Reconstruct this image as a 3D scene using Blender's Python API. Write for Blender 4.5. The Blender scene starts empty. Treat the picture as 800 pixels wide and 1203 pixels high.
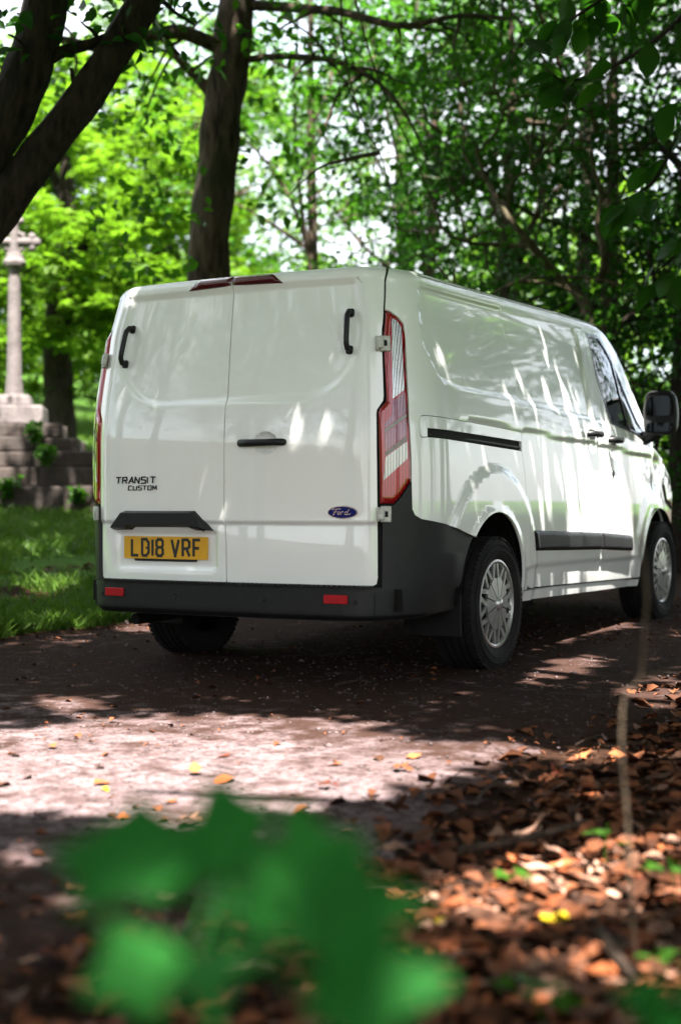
import bpy, math
import numpy as np
from mathutils import Vector, Matrix
from mathutils.geometry import delaunay_2d_cdt
from math import radians, pi, sin, cos

# ------------------------------------------------------------------ camera, sky, sun, exposure
scene = bpy.context.scene
CAM = np.array([3.684, -5.568, .814])
YAW = radians(28.7)
FPX, HY = 1667., 597.            # focal length in photo pixels (800 wide) and horizon row
CR = np.array([cos(YAW), sin(YAW), 0.]); CF = np.array([-sin(YAW), cos(YAW), 0.]); CU = np.array([0., 0., 1.])

cd = bpy.data.cameras.new('camera'); camo = bpy.data.objects.new('camera', cd)
scene.collection.objects.link(camo); scene.camera = camo
camo.location = CAM
camo.rotation_euler = (pi/2 - math.atan((601.5-HY)/FPX), 0, YAW)
cd.sensor_fit = 'HORIZONTAL'; cd.sensor_width = 24.; cd.lens = 24.*FPX/800.
cd.clip_start = .05; cd.clip_end = 2000.
cd.dof.use_dof = True; cd.dof.focus_distance = 6.7; cd.dof.aperture_fstop = 1.6; cd.dof.aperture_blades = 9

SUN = np.array([.25, -.35, .90]); SUN /= np.linalg.norm(SUN)      # towards the sun
world = bpy.data.worlds.new('World'); scene.world = world; world.use_nodes = True
nt = world.node_tree; nt.nodes.clear()
sky = nt.nodes.new('ShaderNodeTexSky'); sky.sky_type = 'NISHITA'; sky.sun_disc = False
sky.sun_elevation = math.asin(SUN[2]); sky.sun_rotation = math.atan2(SUN[0], SUN[1])
sky.air_density = 1.; sky.dust_density = 2.0; sky.ozone_density = 1.
bg = nt.nodes.new('ShaderNodeBackground'); bg.inputs[1].default_value = .11
wo = nt.nodes.new('ShaderNodeOutputWorld')
# thin white cloud all over the sky
wtc = nt.nodes.new('ShaderNodeTexCoord'); wn = nt.nodes.new('ShaderNodeTexNoise'); wn.inputs['Scale'].default_value = 2.2; wn.inputs['Detail'].default_value = 7.
wr = nt.nodes.new('ShaderNodeMapRange'); wr.inputs[1].default_value = .30; wr.inputs[2].default_value = .62; wr.inputs[3].default_value = .55; wr.inputs[4].default_value = 1.
wm = nt.nodes.new('ShaderNodeMix'); wm.data_type = 'RGBA'; wm.inputs[7].default_value = (2.05, 2.05, 2.12, 1)
nt.links.new(wtc.outputs['Generated'], wn.inputs['Vector']); nt.links.new(wn.outputs[0], wr.inputs[0]); nt.links.new(wr.outputs[0], wm.inputs[0]); nt.links.new(sky.outputs[0], wm.inputs[6])
nt.links.new(wm.outputs[2], bg.inputs[0]); nt.links.new(bg.outputs[0], wo.inputs[0])
sl = bpy.data.lights.new('sun', 'SUN'); sl.energy = 5.0; sl.angle = radians(.53); sl.color = (1., .955, .90)
so = bpy.data.objects.new('sun', sl); scene.collection.objects.link(so)
so.rotation_euler = Vector(SUN).to_track_quat('Z', 'Y').to_euler(); so.location = (6, -8, 22)

vs = scene.view_settings
vs.view_transform = 'Standard'; vs.look = 'None'; vs.gamma = 1.; vs.exposure = 3.22
cy = scene.cycles
cy.max_bounces = 9; cy.diffuse_bounces = 4; cy.glossy_bounces = 4; cy.transmission_bounces = 5; cy.transparent_max_bounces = 8
cy.sample_clamp_indirect = 6.; cy.caustics_reflective = False; cy.caustics_refractive = False
cy.use_denoising = True
try: cy.denoiser = 'OPENIMAGEDENOISE'
except Exception: pass

# ------------------------------------------------------------------ helpers
COL = scene.collection
RNG = np.random.default_rng(7)
def sst(a, b, x):
    t = np.clip((np.asarray(x, float)-a)/(b-a), 0, 1); return t*t*(3-2*t)
def unit(v):
    v = np.asarray(v, float); n = np.linalg.norm(v, axis=-1, keepdims=True); return v/np.maximum(n, 1e-9)
def ray(px, py): return CF + CR*(px-400)/FPX - CU*(py-HY)/FPX
def at(px, py, d): return CAM + ray(px, py)*d                     # photo pixel at a depth in metres
def sd(s, d, z=0.):                                              # lateral / depth from the camera
    p = CAM + CF*d + CR*s; p[2] = z; return p
def vnoise(x, y, seed=0):                                        # smooth value noise 0..1
    x = np.asarray(x, float); y = np.asarray(y, float)
    xi = np.floor(x); yi = np.floor(y); fx = x-xi; fy = y-yi
    fx = fx*fx*(3-2*fx); fy = fy*fy*(3-2*fy)
    def h(a, b):
        v = np.sin(a*127.1+b*311.7+seed*74.7)*43758.5453; return v-np.floor(v)
    return (h(xi, yi)*(1-fx)+h(xi+1, yi)*fx)*(1-fy)+(h(xi, yi+1)*(1-fx)+h(xi+1, yi+1)*fx)*fy
def TZ(x, y):                                                    # height of the terrain
    x = np.asarray(x, float); y = np.asarray(y, float)
    z = .018*(np.clip(y, -9, 30)-1.03)
    t = np.clip(-x-2.7, 0, 26); z = z + .076*t+.0043*t*t*np.where(t > 0, 1, 0)
    u = np.clip(x-2.3, 0, 9); z = z + .035*u
    off = sst(1.4, 3., np.abs(x))
    z = z + off*.05*(vnoise(x*.9, y*.9, 3)-.5) + off*.30*(vnoise(x*.16, y*.16, 4)-.5)*sst(3, 9, np.abs(x))
    near = sst(-1., -2.5, y)
    return z + .014*(vnoise(x*1.6+5, y*1.6, 5)-.5)*np.maximum(off, near)
def gpix(px, py, lift=0.):                                       # photo pixel on the terrain
    r = ray(px, py); lo, hi = .3, 400.
    f = lambda t: (CAM+r*t)[2]-float(TZ(*(CAM+r*t)[:2]))-lift
    t = .5; 
    while t < 300 and f(t) > 0: lo = t; t *= 1.06
    hi = t
    for _ in range(30):
        m = (lo+hi)/2
        if f(m) > 0: lo = m
        else: hi = m
    return CAM + r*hi

def mesh_np(name, V, F):
    """V (n,3), F (m,k) uniform polygons"""
    V = np.ascontiguousarray(V, dtype=np.float32); F = np.ascontiguousarray(F, dtype=np.int32)
    me = bpy.data.meshes.new(name); m, k = F.shape
    me.vertices.add(len(V)); me.vertices.foreach_set('co', V.ravel())
    me.loops.add(m*k); me.loops.foreach_set('vertex_index', F.ravel())
    me.polygons.add(m); me.polygons.foreach_set('loop_start', np.arange(0, m*k, k, dtype=np.int32))
    me.polygons.foreach_set('loop_total', np.full(m, k, dtype=np.int32))
    me.update(calc_edges=True); me.validate(); return me
def link(name, data, parent=None, mat=None, loc=None):
    o = bpy.data.objects.new(name, data); COL.objects.link(o)
    if parent is not None: o.parent = parent
    if loc is not None: o.location = [float(q) for q in loc]
    if mat is not None and data is not None and len(data.materials) == 0: data.materials.append(mat)
    return o
def tag(o, label=None, cat=None, group=None, kind=None):
    if label: o['label'] = label
    if cat: o['category'] = cat
    if group: o['group'] = group
    if kind: o['kind'] = kind
    return o
def thing(name, label, cat, loc=(0, 0, 0), group=None):
    return tag(link(name, None, loc=loc), label, cat, group)

class MB:
    """collects shapes and links them as one mesh object"""
    def __init__(s): s.v = []; s.f = []; s.n = 0
    def add(s, V, F):
        s.v.append(np.asarray(V, float)); s.f += [tuple(int(i)+s.n for i in f) for f in F]; s.n += len(V); return s
    def box(s, size, mat=None, c=(0, 0, 0), top=1., jit=0.):
        a, b, h = np.asarray(size, float)/2
        V = np.array([(-a, -b, -h), (a, -b, -h), (a, b, -h), (-a, b, -h), (-a*top, -b*top, h), (a*top, -b*top, h), (a*top, b*top, h), (-a*top, b*top, h)])
        V = V+np.asarray(c, float)
        if jit: V = V+RNG.normal(0, jit, V.shape)
        if mat is not None: V = V@mat[:3, :3].T+mat[:3, 3]
        return s.add(V, [(0, 3, 2, 1), (4, 5, 6, 7), (0, 1, 5, 4), (1, 2, 6, 5), (2, 3, 7, 6), (3, 0, 4, 7)])
    def prism(s, poly, h0, h1, mat=None, inset=0.):
        P = np.asarray(poly, float); n = len(P)
        A = sum(P[i][0]*P[(i+1) % n][1]-P[(i+1) % n][0]*P[i][1] for i in range(n))
        if A < 0: P = P[::-1]
        c = P.mean(0); Q = P if not inset else offset_poly(P, inset)
        V = np.vstack([np.c_[P, np.full(n, h0)], np.c_[Q, np.full(n, h1)]])
        if mat is not None: V = V@mat[:3, :3].T+mat[:3, 3]
        return s.add(V, [tuple(range(n))[::-1], tuple(range(n, 2*n))]+[(i, (i+1) % n, n+(i+1) % n, n+i) for i in range(n)])
    def tube(s, P, r, k=8, cap=True, wob=0., seed=0):
        P = np.asarray(P, float); n = len(P); r = np.broadcast_to(np.asarray(r, float), (n,))
        T = unit(np.gradient(P, axis=0)); V = []
        ref = np.array([0, 0, 1.]) if abs(T[0][2]) < .9 else np.array([1., 0, 0])
        u = unit(np.cross(T[0], ref))
        for i in range(n):
            u = unit(u-T[i]*np.dot(u, T[i])); w = np.cross(T[i], u)
            for j in range(k):
                a = 2*pi*j/k
                rr = r[i]*(1+wob*(sin(3*a+i*.7+seed)*.5+sin(2*a-i*1.3+seed*2)*.5))
                V.append(P[i]+rr*(cos(a)*u+sin(a)*w))
        F = [(i*k+j, i*k+(j+1) % k, (i+1)*k+(j+1) % k, (i+1)*k+j) for i in range(n-1) for j in range(k)]
        if cap: F += [tuple(range(k))[::-1], tuple((n-1)*k+j for j in range(k))]
        return s.add(V, F)
    def lathe(s, prof, k=48, mat=None, close=False):
        """prof (radius, axial); axis = local z"""
        prof = np.asarray(prof, float); n = len(prof); V = []
        for r, z in prof:
            for j in range(k): a = 2*pi*j/k; V.append((r*cos(a), r*sin(a), z))
        V = np.array(V)
        if mat is not None: V = V@mat[:3, :3].T+mat[:3, 3]
        m = n if close else n-1
        return s.add(V, [(i*k+j, i*k+(j+1) % k, ((i+1) % n)*k+(j+1) % k, ((i+1) % n)*k+j) for i in range(m) for j in range(k)])
    def ribbon(s, P, w, h0, h1, mat=None, closed=False):
        """flat stroke of width w along 2D polyline, extruded h0..h1"""
        P = np.asarray(P, float)
        for i in range(len(P)-1):
            a, b = P[i], P[i+1]; d = unit(b-a); nrm = np.array([-d[1], d[0]])*w/2
            e = d*w*.42
            s.prism([a-e*(i > 0)-nrm, b+e*(i < len(P)-2)-nrm, b+e*(i < len(P)-2)+nrm, a-e*(i > 0)+nrm], h0, h1+(i % 2)*2e-4, mat)
        return s
    def build(s, name, mat, parent=None, smooth=None, bevel=0., seg=2, loc=None):
        me = bpy.data.meshes.new(name)
        me.from_pydata(np.vstack(s.v).tolist(), [], s.f); me.update()
        if smooth is not None:
            me.polygons.foreach_set('use_smooth', np.ones(len(me.polygons), dtype=bool))
            me.set_sharp_from_angle(angle=radians(smooth))
        o = link(name, me, parent, mat, loc)
        if bevel:
            b = o.modifiers.new('bevel', 'BEVEL'); b.width = bevel; b.segments = seg; b.limit_method = 'ANGLE'; b.angle_limit = radians(35)
            b.harden_normals = False
            if smooth is None:
                me.polygons.foreach_set('use_smooth', np.ones(len(me.polygons), dtype=bool)); me.set_sharp_from_angle(angle=radians(60))
        return o

def frame4(o, x, y, z):
    m = np.eye(4); m[:3, 0] = x; m[:3, 1] = y; m[:3, 2] = z; m[:3, 3] = o; return m
def offset_poly(P, d):
    """move a CCW polygon's edges inwards by d"""
    P = np.asarray(P, float); n = len(P); O = []
    A = np.sum(P[:, 0]*np.roll(P[:, 1], -1)-np.roll(P[:, 0], -1)*P[:, 1]); sg = 1 if A > 0 else -1
    for i in range(n):
        e1 = unit(P[i]-P[i-1]); e2 = unit(P[(i+1) % n]-P[i])
        n1 = sg*np.array([-e1[1], e1[0]]); n2 = sg*np.array([-e2[1], e2[0]])
        b = n1+n2; q = 1+n1@n2
        O.append(P[i]+d*b/max(q, .35))
    return np.array(O)
def round_poly(P, r, k=4):
    P = np.asarray(P, float); n = len(P); O = []
    rs = np.broadcast_to(np.asarray(r, float), (n,))
    for i in range(n):
        a = P[i-1]-P[i]; b = P[(i+1) % n]-P[i]; la, lb = np.linalg.norm(a), np.linalg.norm(b)
        t = min(rs[i], la*.48, lb*.48)
        if t < 1e-5: O.append(P[i]); continue
        A = P[i]+a/la*t; B = P[i]+b/lb*t
        for j in range(k+1):
            u = j/k; O.append((1-u)**2*A+2*u*(1-u)*P[i]+u*u*B)
    return np.array(O)
def inside(x, y, P):
    P = np.asarray(P); n = len(P); r = np.zeros(np.shape(x), bool)
    for i in range(n):
        x0, y0 = P[i-1]; x1, y1 = P[i]
        if y0 == y1: continue
        c = ((y0 > y) != (y1 > y)) & (x < (x1-x0)*(y-y0)/(y1-y0)+x0); r ^= c
    return r
def pdist(x, y, P, closed=True):
    P = np.asarray(P); d = np.full(np.shape(x), 1e9)
    for i in range(0 if closed else 1, len(P)):
        a = P[i-1]; b = P[i]; ab = b-a; L = max(ab@ab, 1e-12)
        t = np.clip(((x-a[0])*ab[0]+(y-a[1])*ab[1])/L, 0, 1)
        d = np.minimum(d, np.hypot(x-a[0]-t*ab[0], y-a[1]-t*ab[1]))
    return d
def resample(P, step):
    P = np.asarray(P, float); O = []
    for i in range(len(P)):
        a = P[i]; b = P[(i+1) % len(P)]; k = max(1, int(math.ceil(np.linalg.norm(b-a)/step)))
        for j in range(k): O.append(a+(b-a)*j/k)
    return np.array(O)
def fill(poly, holes=(), step=.03, dense=None):
    """triangulated grid inside a polygon with holes -> points, triangles, boundary loops"""
    loops = [resample(poly, step)]+[resample(h, step) for h in holes]
    pts = []; edges = []; lp = []
    for L in loops:
        b = len(pts); pts += [tuple(p) for p in L]; n = len(L)
        edges += [(b+i, b+(i+1) % n) for i in range(n)]; lp.append(list(range(b, b+n)))
    nb = len(pts); lo = loops[0].min(0); hi = loops[0].max(0)
    gx, gy = np.meshgrid(np.arange(lo[0]+step/2, hi[0], step), np.arange(lo[1]+step/2, hi[1], step))
    gx = gx.ravel(); gy = gy.ravel(); ok = inside(gx, gy, loops[0])
    for h in loops[1:]: ok &= ~inside(gx, gy, h)
    gx = gx[ok]; gy = gy[ok]; ok = np.ones(len(gx), bool)
    for L in loops: ok &= pdist(gx, gy, L) > step*.45
    if dense is not None:                                            # finer rings of points round one feature
        (dx0, dy0), dr = dense; ok &= np.hypot(gx-dx0, gy-dy0) > dr
        pts += [(dx0+r*cos(t), dy0+r*sin(t)) for k, r in enumerate(np.linspace(.004, dr, 13)) for t in np.linspace(0, 2*pi, 10+4*k, endpoint=False)]
    pts += list(zip(gx[ok].tolist(), gy[ok].tolist()))
    vv, ee, ff, ov, oe, of = delaunay_2d_cdt([Vector((float(a), float(b))) for a, b in pts], edges, [], 0, 1e-6)
    V = np.array([(v.x, v.y) for v in vv]); T = np.array([f for f in ff if len(f) == 3], int)
    c = V[T].mean(1); ok = inside(c[:, 0], c[:, 1], loops[0])
    for h in loops[1:]: ok &= ~inside(c[:, 0], c[:, 1], h)
    T = T[ok]
    a = V[T[:, 1]]-V[T[:, 0]]; b = V[T[:, 2]]-V[T[:, 0]]; cr = a[:, 0]*b[:, 1]-a[:, 1]*b[:, 0]
    T[cr < 0] = T[cr < 0][:, ::-1]
    back = {}
    for i, o in enumerate(ov):
        for k in o: back[k] = i
    return V, T, [[back[i] for i in l if i in back] for l in lp]

# ------------------------------------------------------------------ materials
def nodes(name):
    m = bpy.data.materials.new(name); m.use_nodes = True; n = m.node_tree; n.nodes.clear()
    out = n.nodes.new('ShaderNodeOutputMaterial'); b = n.nodes.new('ShaderNodeBsdfPrincipled')
    n.links.new(b.outputs[0], out.inputs[0]); return m, n, b, out
def N(n, t, **kw):
    k = n.nodes.new('ShaderNode'+t)
    for a, v in kw.items(): setattr(k, a, v)
    return k
def noise(n, scale, detail=4., rough=.55, vec=None, coord='Object'):
    if vec is None: vec = N(n, 'TexCoord').outputs[coord]
    t = N(n, 'TexNoise'); t.inputs['Scale'].default_value = scale; t.inputs['Detail'].default_value = detail; t.inputs['Roughness'].default_value = rough
    n.links.new(vec, t.inputs['Vector']); return t
def ramp(n, fac, stops):
    r = N(n, 'ValToRGB'); e = r.color_ramp.elements
    while len(e) < len(stops): e.new(.5)
    for el, (p, c) in zip(e, stops):
        el.position = p; el.color = (c[0], c[1], c[2], 1) if not np.isscalar(c) else (c, c, c, 1)
    n.links.new(fac, r.inputs[0]); return r
def mixc(n, fac, a, b, mode='MIX'):
    m = N(n, 'Mix', data_type='RGBA', blend_type=mode)
    for s, v in ((0, fac), (6, a), (7, b)):
        if hasattr(v, 'is_output') or hasattr(v, 'links'): n.links.new(v, m.inputs[s])
        elif s == 0: m.inputs[0].default_value = v
        else: m.inputs[s].default_value = (v[0], v[1], v[2], 1)
    return m.outputs[2]
def bump(n, b, h, strength, dist=.01):
    k = N(n, 'Bump'); k.inputs['Strength'].default_value = strength; k.inputs['Distance'].default_value = dist
    n.links.new(h, k.inputs['Height']); n.links.new(k.outputs[0], b.inputs['Normal']); return k
def simple(name, col, rough=.5, metal=0., var=.12, scale=6., bmp=0., coat=0., spec=.5, bscale=None):
    m, n, b, o = nodes(name)
    t = noise(n, scale)
    c = np.array(col); r = ramp(n, t.outputs[0], [(.3, c*(1-var)), (.7, np.minimum(c*(1+var), 1))])
    n.links.new(r.outputs[0], b.inputs['Base Color'])
    b.inputs['Roughness'].default_value = rough; b.inputs['Metallic'].default_value = metal
    b.inputs['Coat Weight'].default_value = coat; b.inputs['Coat Roughness'].default_value = .03
    b.inputs['Specular IOR Level'].default_value = spec
    if bmp: bump(n, b, noise(n, bscale or scale*8).outputs[0], bmp)
    return m
def paint():
    m, n, b, o = nodes('white_paint')
    t = noise(n, 2.5, 5)
    dr = ramp(n, t.outputs[0], [(.45, 0.), (.80, .12)])
    c = mixc(n, dr.outputs[0], (.80, .81, .785), (.60, .56, .48))
    n.links.new(c, b.inputs['Base Color'])
    b.inputs['Roughness'].default_value = .30
    b.inputs['Coat Weight'].default_value = 1.; b.inputs['Coat Roughness'].default_value = .025; b.inputs['Coat IOR'].default_value = 1.62
    return m
def lens(name, col, tr=.5):
    m, n, b, o = nodes(name)
    w = N(n, 'TexWave', wave_type='BANDS', bands_direction='X'); w.inputs['Scale'].default_value = 32.; w.inputs['Distortion'].default_value = .6
    n.links.new(N(n, 'TexCoord').outputs['Object'], w.inputs['Vector'])
    c = np.array(col); r = ramp(n, w.outputs[0], [(0., c*.55), (1., np.minimum(c*1.25, 1))]); n.links.new(r.outputs[0], b.inputs['Base Color'])
    b.inputs['Roughness'].default_value = .12; b.inputs['Coat Weight'].default_value = 1.; b.inputs['Coat Roughness'].default_value = .02
    b.inputs['Metallic'].default_value = tr
    bump(n, b, w.outputs[0], .25, .004)
    return m
def glassmat(name, tint, refl=.12):
    m = bpy.data.materials.new(name); m.use_nodes = True; n = m.node_tree; n.nodes.clear()
    out = N(n, 'OutputMaterial'); tb = N(n, 'BsdfTransparent'); tb.inputs[0].default_value = (*tint, 1)
    g = N(n, 'BsdfGlossy'); g.inputs['Roughness'].default_value = .01
    fr = N(n, 'Fresnel'); fr.inputs[0].default_value = 1.6
    nz = noise(n, 3.); bm = N(n, 'Bump'); bm.inputs['Strength'].default_value = .02; n.links.new(nz.outputs[0], bm.inputs['Height']); n.links.new(bm.outputs[0], g.inputs['Normal'])
    ad = N(n, 'Math', operation='ADD', use_clamp=True); ad.inputs[1].default_value = refl; n.links.new(fr.outputs[0], ad.inputs[0])
    mx = N(n, 'MixShader'); n.links.new(ad.outputs[0], mx.inputs[0]); n.links.new(tb.outputs[0], mx.inputs[1]); n.links.new(g.outputs[0], mx.inputs[2])
    n.links.new(mx.outputs[0], out.inputs[0]); return m
def leafmat(name, dark, light, trans, tmix=.4, rough=.42, scale=.35, veins=False):
    m, n, b, out = nodes(name)
    at_ = N(n, 'Attribute'); at_.attribute_name = 'rnd'
    g = noise(n, scale, 2.)
    ad = N(n, 'Math', operation='MULTIPLY_ADD'); ad.inputs[1].default_value = .6; n.links.new(at_.outputs['Fac'], ad.inputs[0])
    mr = N(n, 'MapRange'); mr.inputs[1].default_value = .3; mr.inputs[2].default_value = .7; mr.inputs[4].default_value = .4; n.links.new(g.outputs[0], mr.inputs[0]); n.links.new(mr.outputs[0], ad.inputs[2])
    r = ramp(n, ad.outputs[0], [(0., dark), (1., light)])
    n.links.new(r.outputs[0], b.inputs['Base Color']); b.inputs['Roughness'].default_value = rough; b.inputs['Specular IOR Level'].default_value = .14
    tl = N(n, 'BsdfTranslucent'); n.links.new(mixc(n, ad.outputs[0], np.array(trans)*.7, trans), tl.inputs[0])
    mx = N(n, 'MixShader'); mx.inputs[0].default_value = tmix
    n.links.new(b.outputs[0], mx.inputs[1]); n.links.new(tl.outputs[0], mx.inputs[2]); n.links.new(mx.outputs[0], out.inputs[0])
    return m
def bark(name, a, bcol, scale=9., lichen=None):
    m, n, b, o = nodes(name)
    tc = N(n, 'TexCoord'); mp = N(n, 'Mapping'); mp.inputs['Scale'].default_value = (1, 1, .22); n.links.new(tc.outputs['Object'], mp.inputs[0])
    t = noise(n, scale*1.6, 8., .65, mp.outputs[0]); r = ramp(n, t.outputs[0], [(.35, a), (.62, bcol)])
    c = r.outputs[0]
    if lichen is not None:
        l = noise(n, 2.2, 6.); lr = ramp(n, l.outputs[0], [(.52, 0.), (.66, .8)]); c = mixc(n, lr.outputs[0], c, lichen)
    n.links.new(c, b.inputs['Base Color']); b.inputs['Roughness'].default_value = .9; b.inputs['Specular IOR Level'].default_value = .2
    bump(n, b, t.outputs[0], 1., .05); return m

MAT = {}
MAT['paint'] = paint()
MAT['black'] = simple('black_plastic', (.0075, .0077, .008), .46, 0, .25, 25, .06, spec=.3)
MAT['gap'] = simple('seam_dark', (.006, .006, .006), .9, 0, .1, 5)
MAT['under'] = simple('underbody', (.004, .0036, .0033), .85, 0, .4, 8, .2, spec=.2)
MAT['trim'] = simple('gloss_black_trim', (.012, .012, .013), .18, 0, .1, 20, coat=.5)
MAT['rubber'] = simple('rubber', (.0065, .006, .006), .8, 0, .35, 14, .25, spec=.25)
MAT['alloy'] = simple('silver_hubcap', (.42, .42, .40), .32, .75, .10, 9, coat=.3)
MAT['chrome'] = simple('chrome', (.75, .75, .75), .12, 1., .05, 9)
MAT['mirror'] = simple('mirror_glass', (.035, .04, .04), .05, 1., .05, 4)
MAT['hinge'] = simple('hinge_paint', (.40, .40, .36), .45, .2, .25, 40, .1)
MAT['badge_blue'] = simple('badge_blue', (.006, .011, .11), .5, 0, .1, 60, spec=.1)
MAT['badge_dark'] = simple('badge_dark', (.045, .045, .05), .25, .8, .1, 60)
MAT['plate'] = simple('number_plate', (.66, .34, .008), .4, 0, .05, 20, coat=.2)
MAT['plate_ink'] = simple('plate_ink', (.010, .010, .010), .5, 0, .1, 20)
MAT['red'] = lens('red_lens', (.30, .003, .007), .2)
MAT['reflector'] = simple('red_reflector', (.34, .004, .008), .4, 0, .2, 90, spec=.25)
MAT['darkred'] = lens('dark_red_lens', (.085, .004, .008), .2)
MAT['clear'] = lens('clear_lens', (.36, .38, .36), .8)
MAT['smoke'] = lens('smoked_lens', (.16, .07, .09), .5)
MAT['amber'] = lens('grey_lens', (.30, .31, .28), .6)
MAT['strip'] = simple('lamp_strip', (.20, .19, .18), .35, .4, .2, 60)
MAT['glass'] = glassmat('tinted_glass', (.20, .24, .22), .16)
MAT['screen'] = glassmat('windscreen_glass', (.62, .70, .66), .05)
MAT['cloth'] = simple('seat_cloth', (.03, .03, .035), .9, 0, .3, 30)
# ------------------------------------------------------------------ the van: one body surface M(v, q)
# v runs round the plan (0 = middle of the rear, .7-1.2 = rear corner, y + .78 along the side), q runs up and over the roof edge
WZ = np.array([.25, .33, .45, .60, .80, 1.0, 1.2, 1.33, 1.40, 1.6, 1.75, 1.84, 1.95])
WX = np.array([.925, .938, .955, .965, .972, .972, .966, .957, .948, .915, .886, .862, .82])
def wz(z): return (np.interp(z-.04, WZ, WX)+np.interp(z, WZ, WX)+np.interp(z+.04, WZ, WX))/3
def XS(y, z):
    t = np.clip(y-2.7, 0, None); r = np.clip(.9-y, 0, None)
    return wz(z)-t*t*(.040+.030*sst(1.25, 1.8, z))-.012*r*r
def YR(x, z): return .030+.110*sst(1.1, 2.25, z)+.030*(np.abs(x)/.7)**2.2
def X0(z): return .70-.030*sst(1.15, 1.75, z)-.05*sst(1.65, 1.93, z)
def M(v, q):
    v = np.asarray(v, float); q = np.asarray(q, float)
    sg = np.where(v < 0, -1., 1.); v = np.abs(v)
    c = sst(.7, 1.1, v); q0 = 1.885-.045*c; rr = .04+.045*c
    ov = q-q0; ph = np.clip(ov/(rr*pi/2), 0, 1)*pi/2
    zz = np.minimum(q, q0); z = np.where(ov < 0, q, q0+rr*np.sin(ph)); ins = rr*(1-np.cos(ph))
    x0 = X0(zz)*(1-ins/.85); xr = v*x0/.70; yr = YR(v, zz)+ins
    ys = v-.78; xs = XS(ys, zz)-ins
    t = np.clip((v-.7)/.5, 0, 1)
    y0 = YR(.7, zz)+ins; x3 = XS(.42, zz)-ins; y3 = .42
    x1 = x0+.110; y1 = y0+.0104; x2 = x3-.003; y2 = y0+.15
    b0 = (1-t)**3; b1 = 3*t*(1-t)**2; b2 = 3*t*t*(1-t); b3 = t**3
    xc = b0*x0+b1*x1+b2*x2+b3*x3; yc = b0*y0+b1*y1+b2*y2+b3*y3
    X = np.where(v < .7, xr, np.where(v < 1.2, xc, xs)); Y = np.where(v < .7, yr, np.where(v < 1.2, yc, ys))
    z = z+.05*sst(1.3, 1.84, q)*sst(.2, 3.0, Y)
    return np.stack([X*sg, Y, z], -1)
def MN(v, q, fn=None, e=1.5e-3):
    fn = fn or M; v = np.asarray(v, float); q = np.asarray(q, float)
    a = fn(v+e, q)-fn(v-e, q); b = fn(v, q+e)-fn(v, q-e); return unit(np.cross(a, b))
ARC_R, ARC_F, ARC_RAD = (1.765, .405), (4.735, .41), .388
RECESS = round_poly([(1.113, 1.842), (1.076, 1.58), (1.192, 1.397), (2.168, 1.376), (3.30, 1.345), (3.255, 1.842)], .05)
def rbox(x, z, cx, cz, hx, hz, r):
    dx = np.abs(x-cx)-hx+r; dz = np.abs(z-cz)-hz+r
    return -(np.hypot(np.clip(dx, 0, None), np.clip(dz, 0, None))+np.minimum(np.maximum(dx, dz), 0)-r)   # >0 inside
def DISP(v, z):
    a = np.abs(v); D = np.zeros(np.shape(a))
    s = a > 1.0
    ins_ = np.where(inside(a, z, RECESS), 1., -1.)*pdist(a, z, RECESS)
    D = D-.014*sst(-.002, .014, ins_)*s
    zb = 1.392-.026*(a-1.19); zc = zb-.135
    D = D+.010*sst(zc-.025, zc+.004, z)*(1-sst(zb-.012, zb+.010, z))*sst(1.22, 1.36, a)
    r = np.hypot(a-ARC_R[0], z-ARC_R[1]); D = D+.015*(1-sst(.575, .635, r))+.008*(1-sst(.40, .43, r))
    r = np.hypot(a-ARC_F[0], z-ARC_F[1]); D = D+.015*(1-sst(.50, .60, r))+.008*(1-sst(.40, .43, r))
    D = D+.005*sst(.50, .515, z)*(1-sst(.70, .74, z))*(1-sst(2.0, 2.3, a)*0)*sst(2.2, 2.35, a)*(1-sst(4.1, 4.3, a))*0
    D = D-.010*(1-sst(.485, .510, z))*sst(2.15, 2.25, a)*(1-sst(4.2, 4.4, a))
    re = a < 1.0
    # rear doors: pressed frame, window pressing, lower crease, plate recess, handle cup
    d = rbox(a, z, 0, .97, .762, .905, .05); D = D-.0075*sst(0, .010, d)*re*sst(.60, .80, z)
    d = rbox(a, z, 0, 1.80, .715, .495, .33); D = D-.013*sst(-.01, .045, d)*re*(1-sst(1.845, 1.868, z))
    D = D-.010*(1-sst(.738, .752, z))*re*(z > .3)
    d = rbox(v, z, -.365, .610, .315, .105, .03); D = D-.017*sst(0, .022, d)
    rr = np.hypot((v-.215)/.062, (z-1.118)/.050); D = D-.022*np.sqrt(np.clip(1-rr*rr, 0, 1))*(1-sst(.9, 1., rr)*.0)
    return D
def SURF(off=0., extra=None, raw=False):
    def fn(v, q):
        P = M(v, q); n = MN(v, q); d = (0 if raw else DISP(v, q))+off
        if extra is not None: d = d+extra(v, q)
        return P+n*np.asarray(d)[..., None]
    return fn
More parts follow.
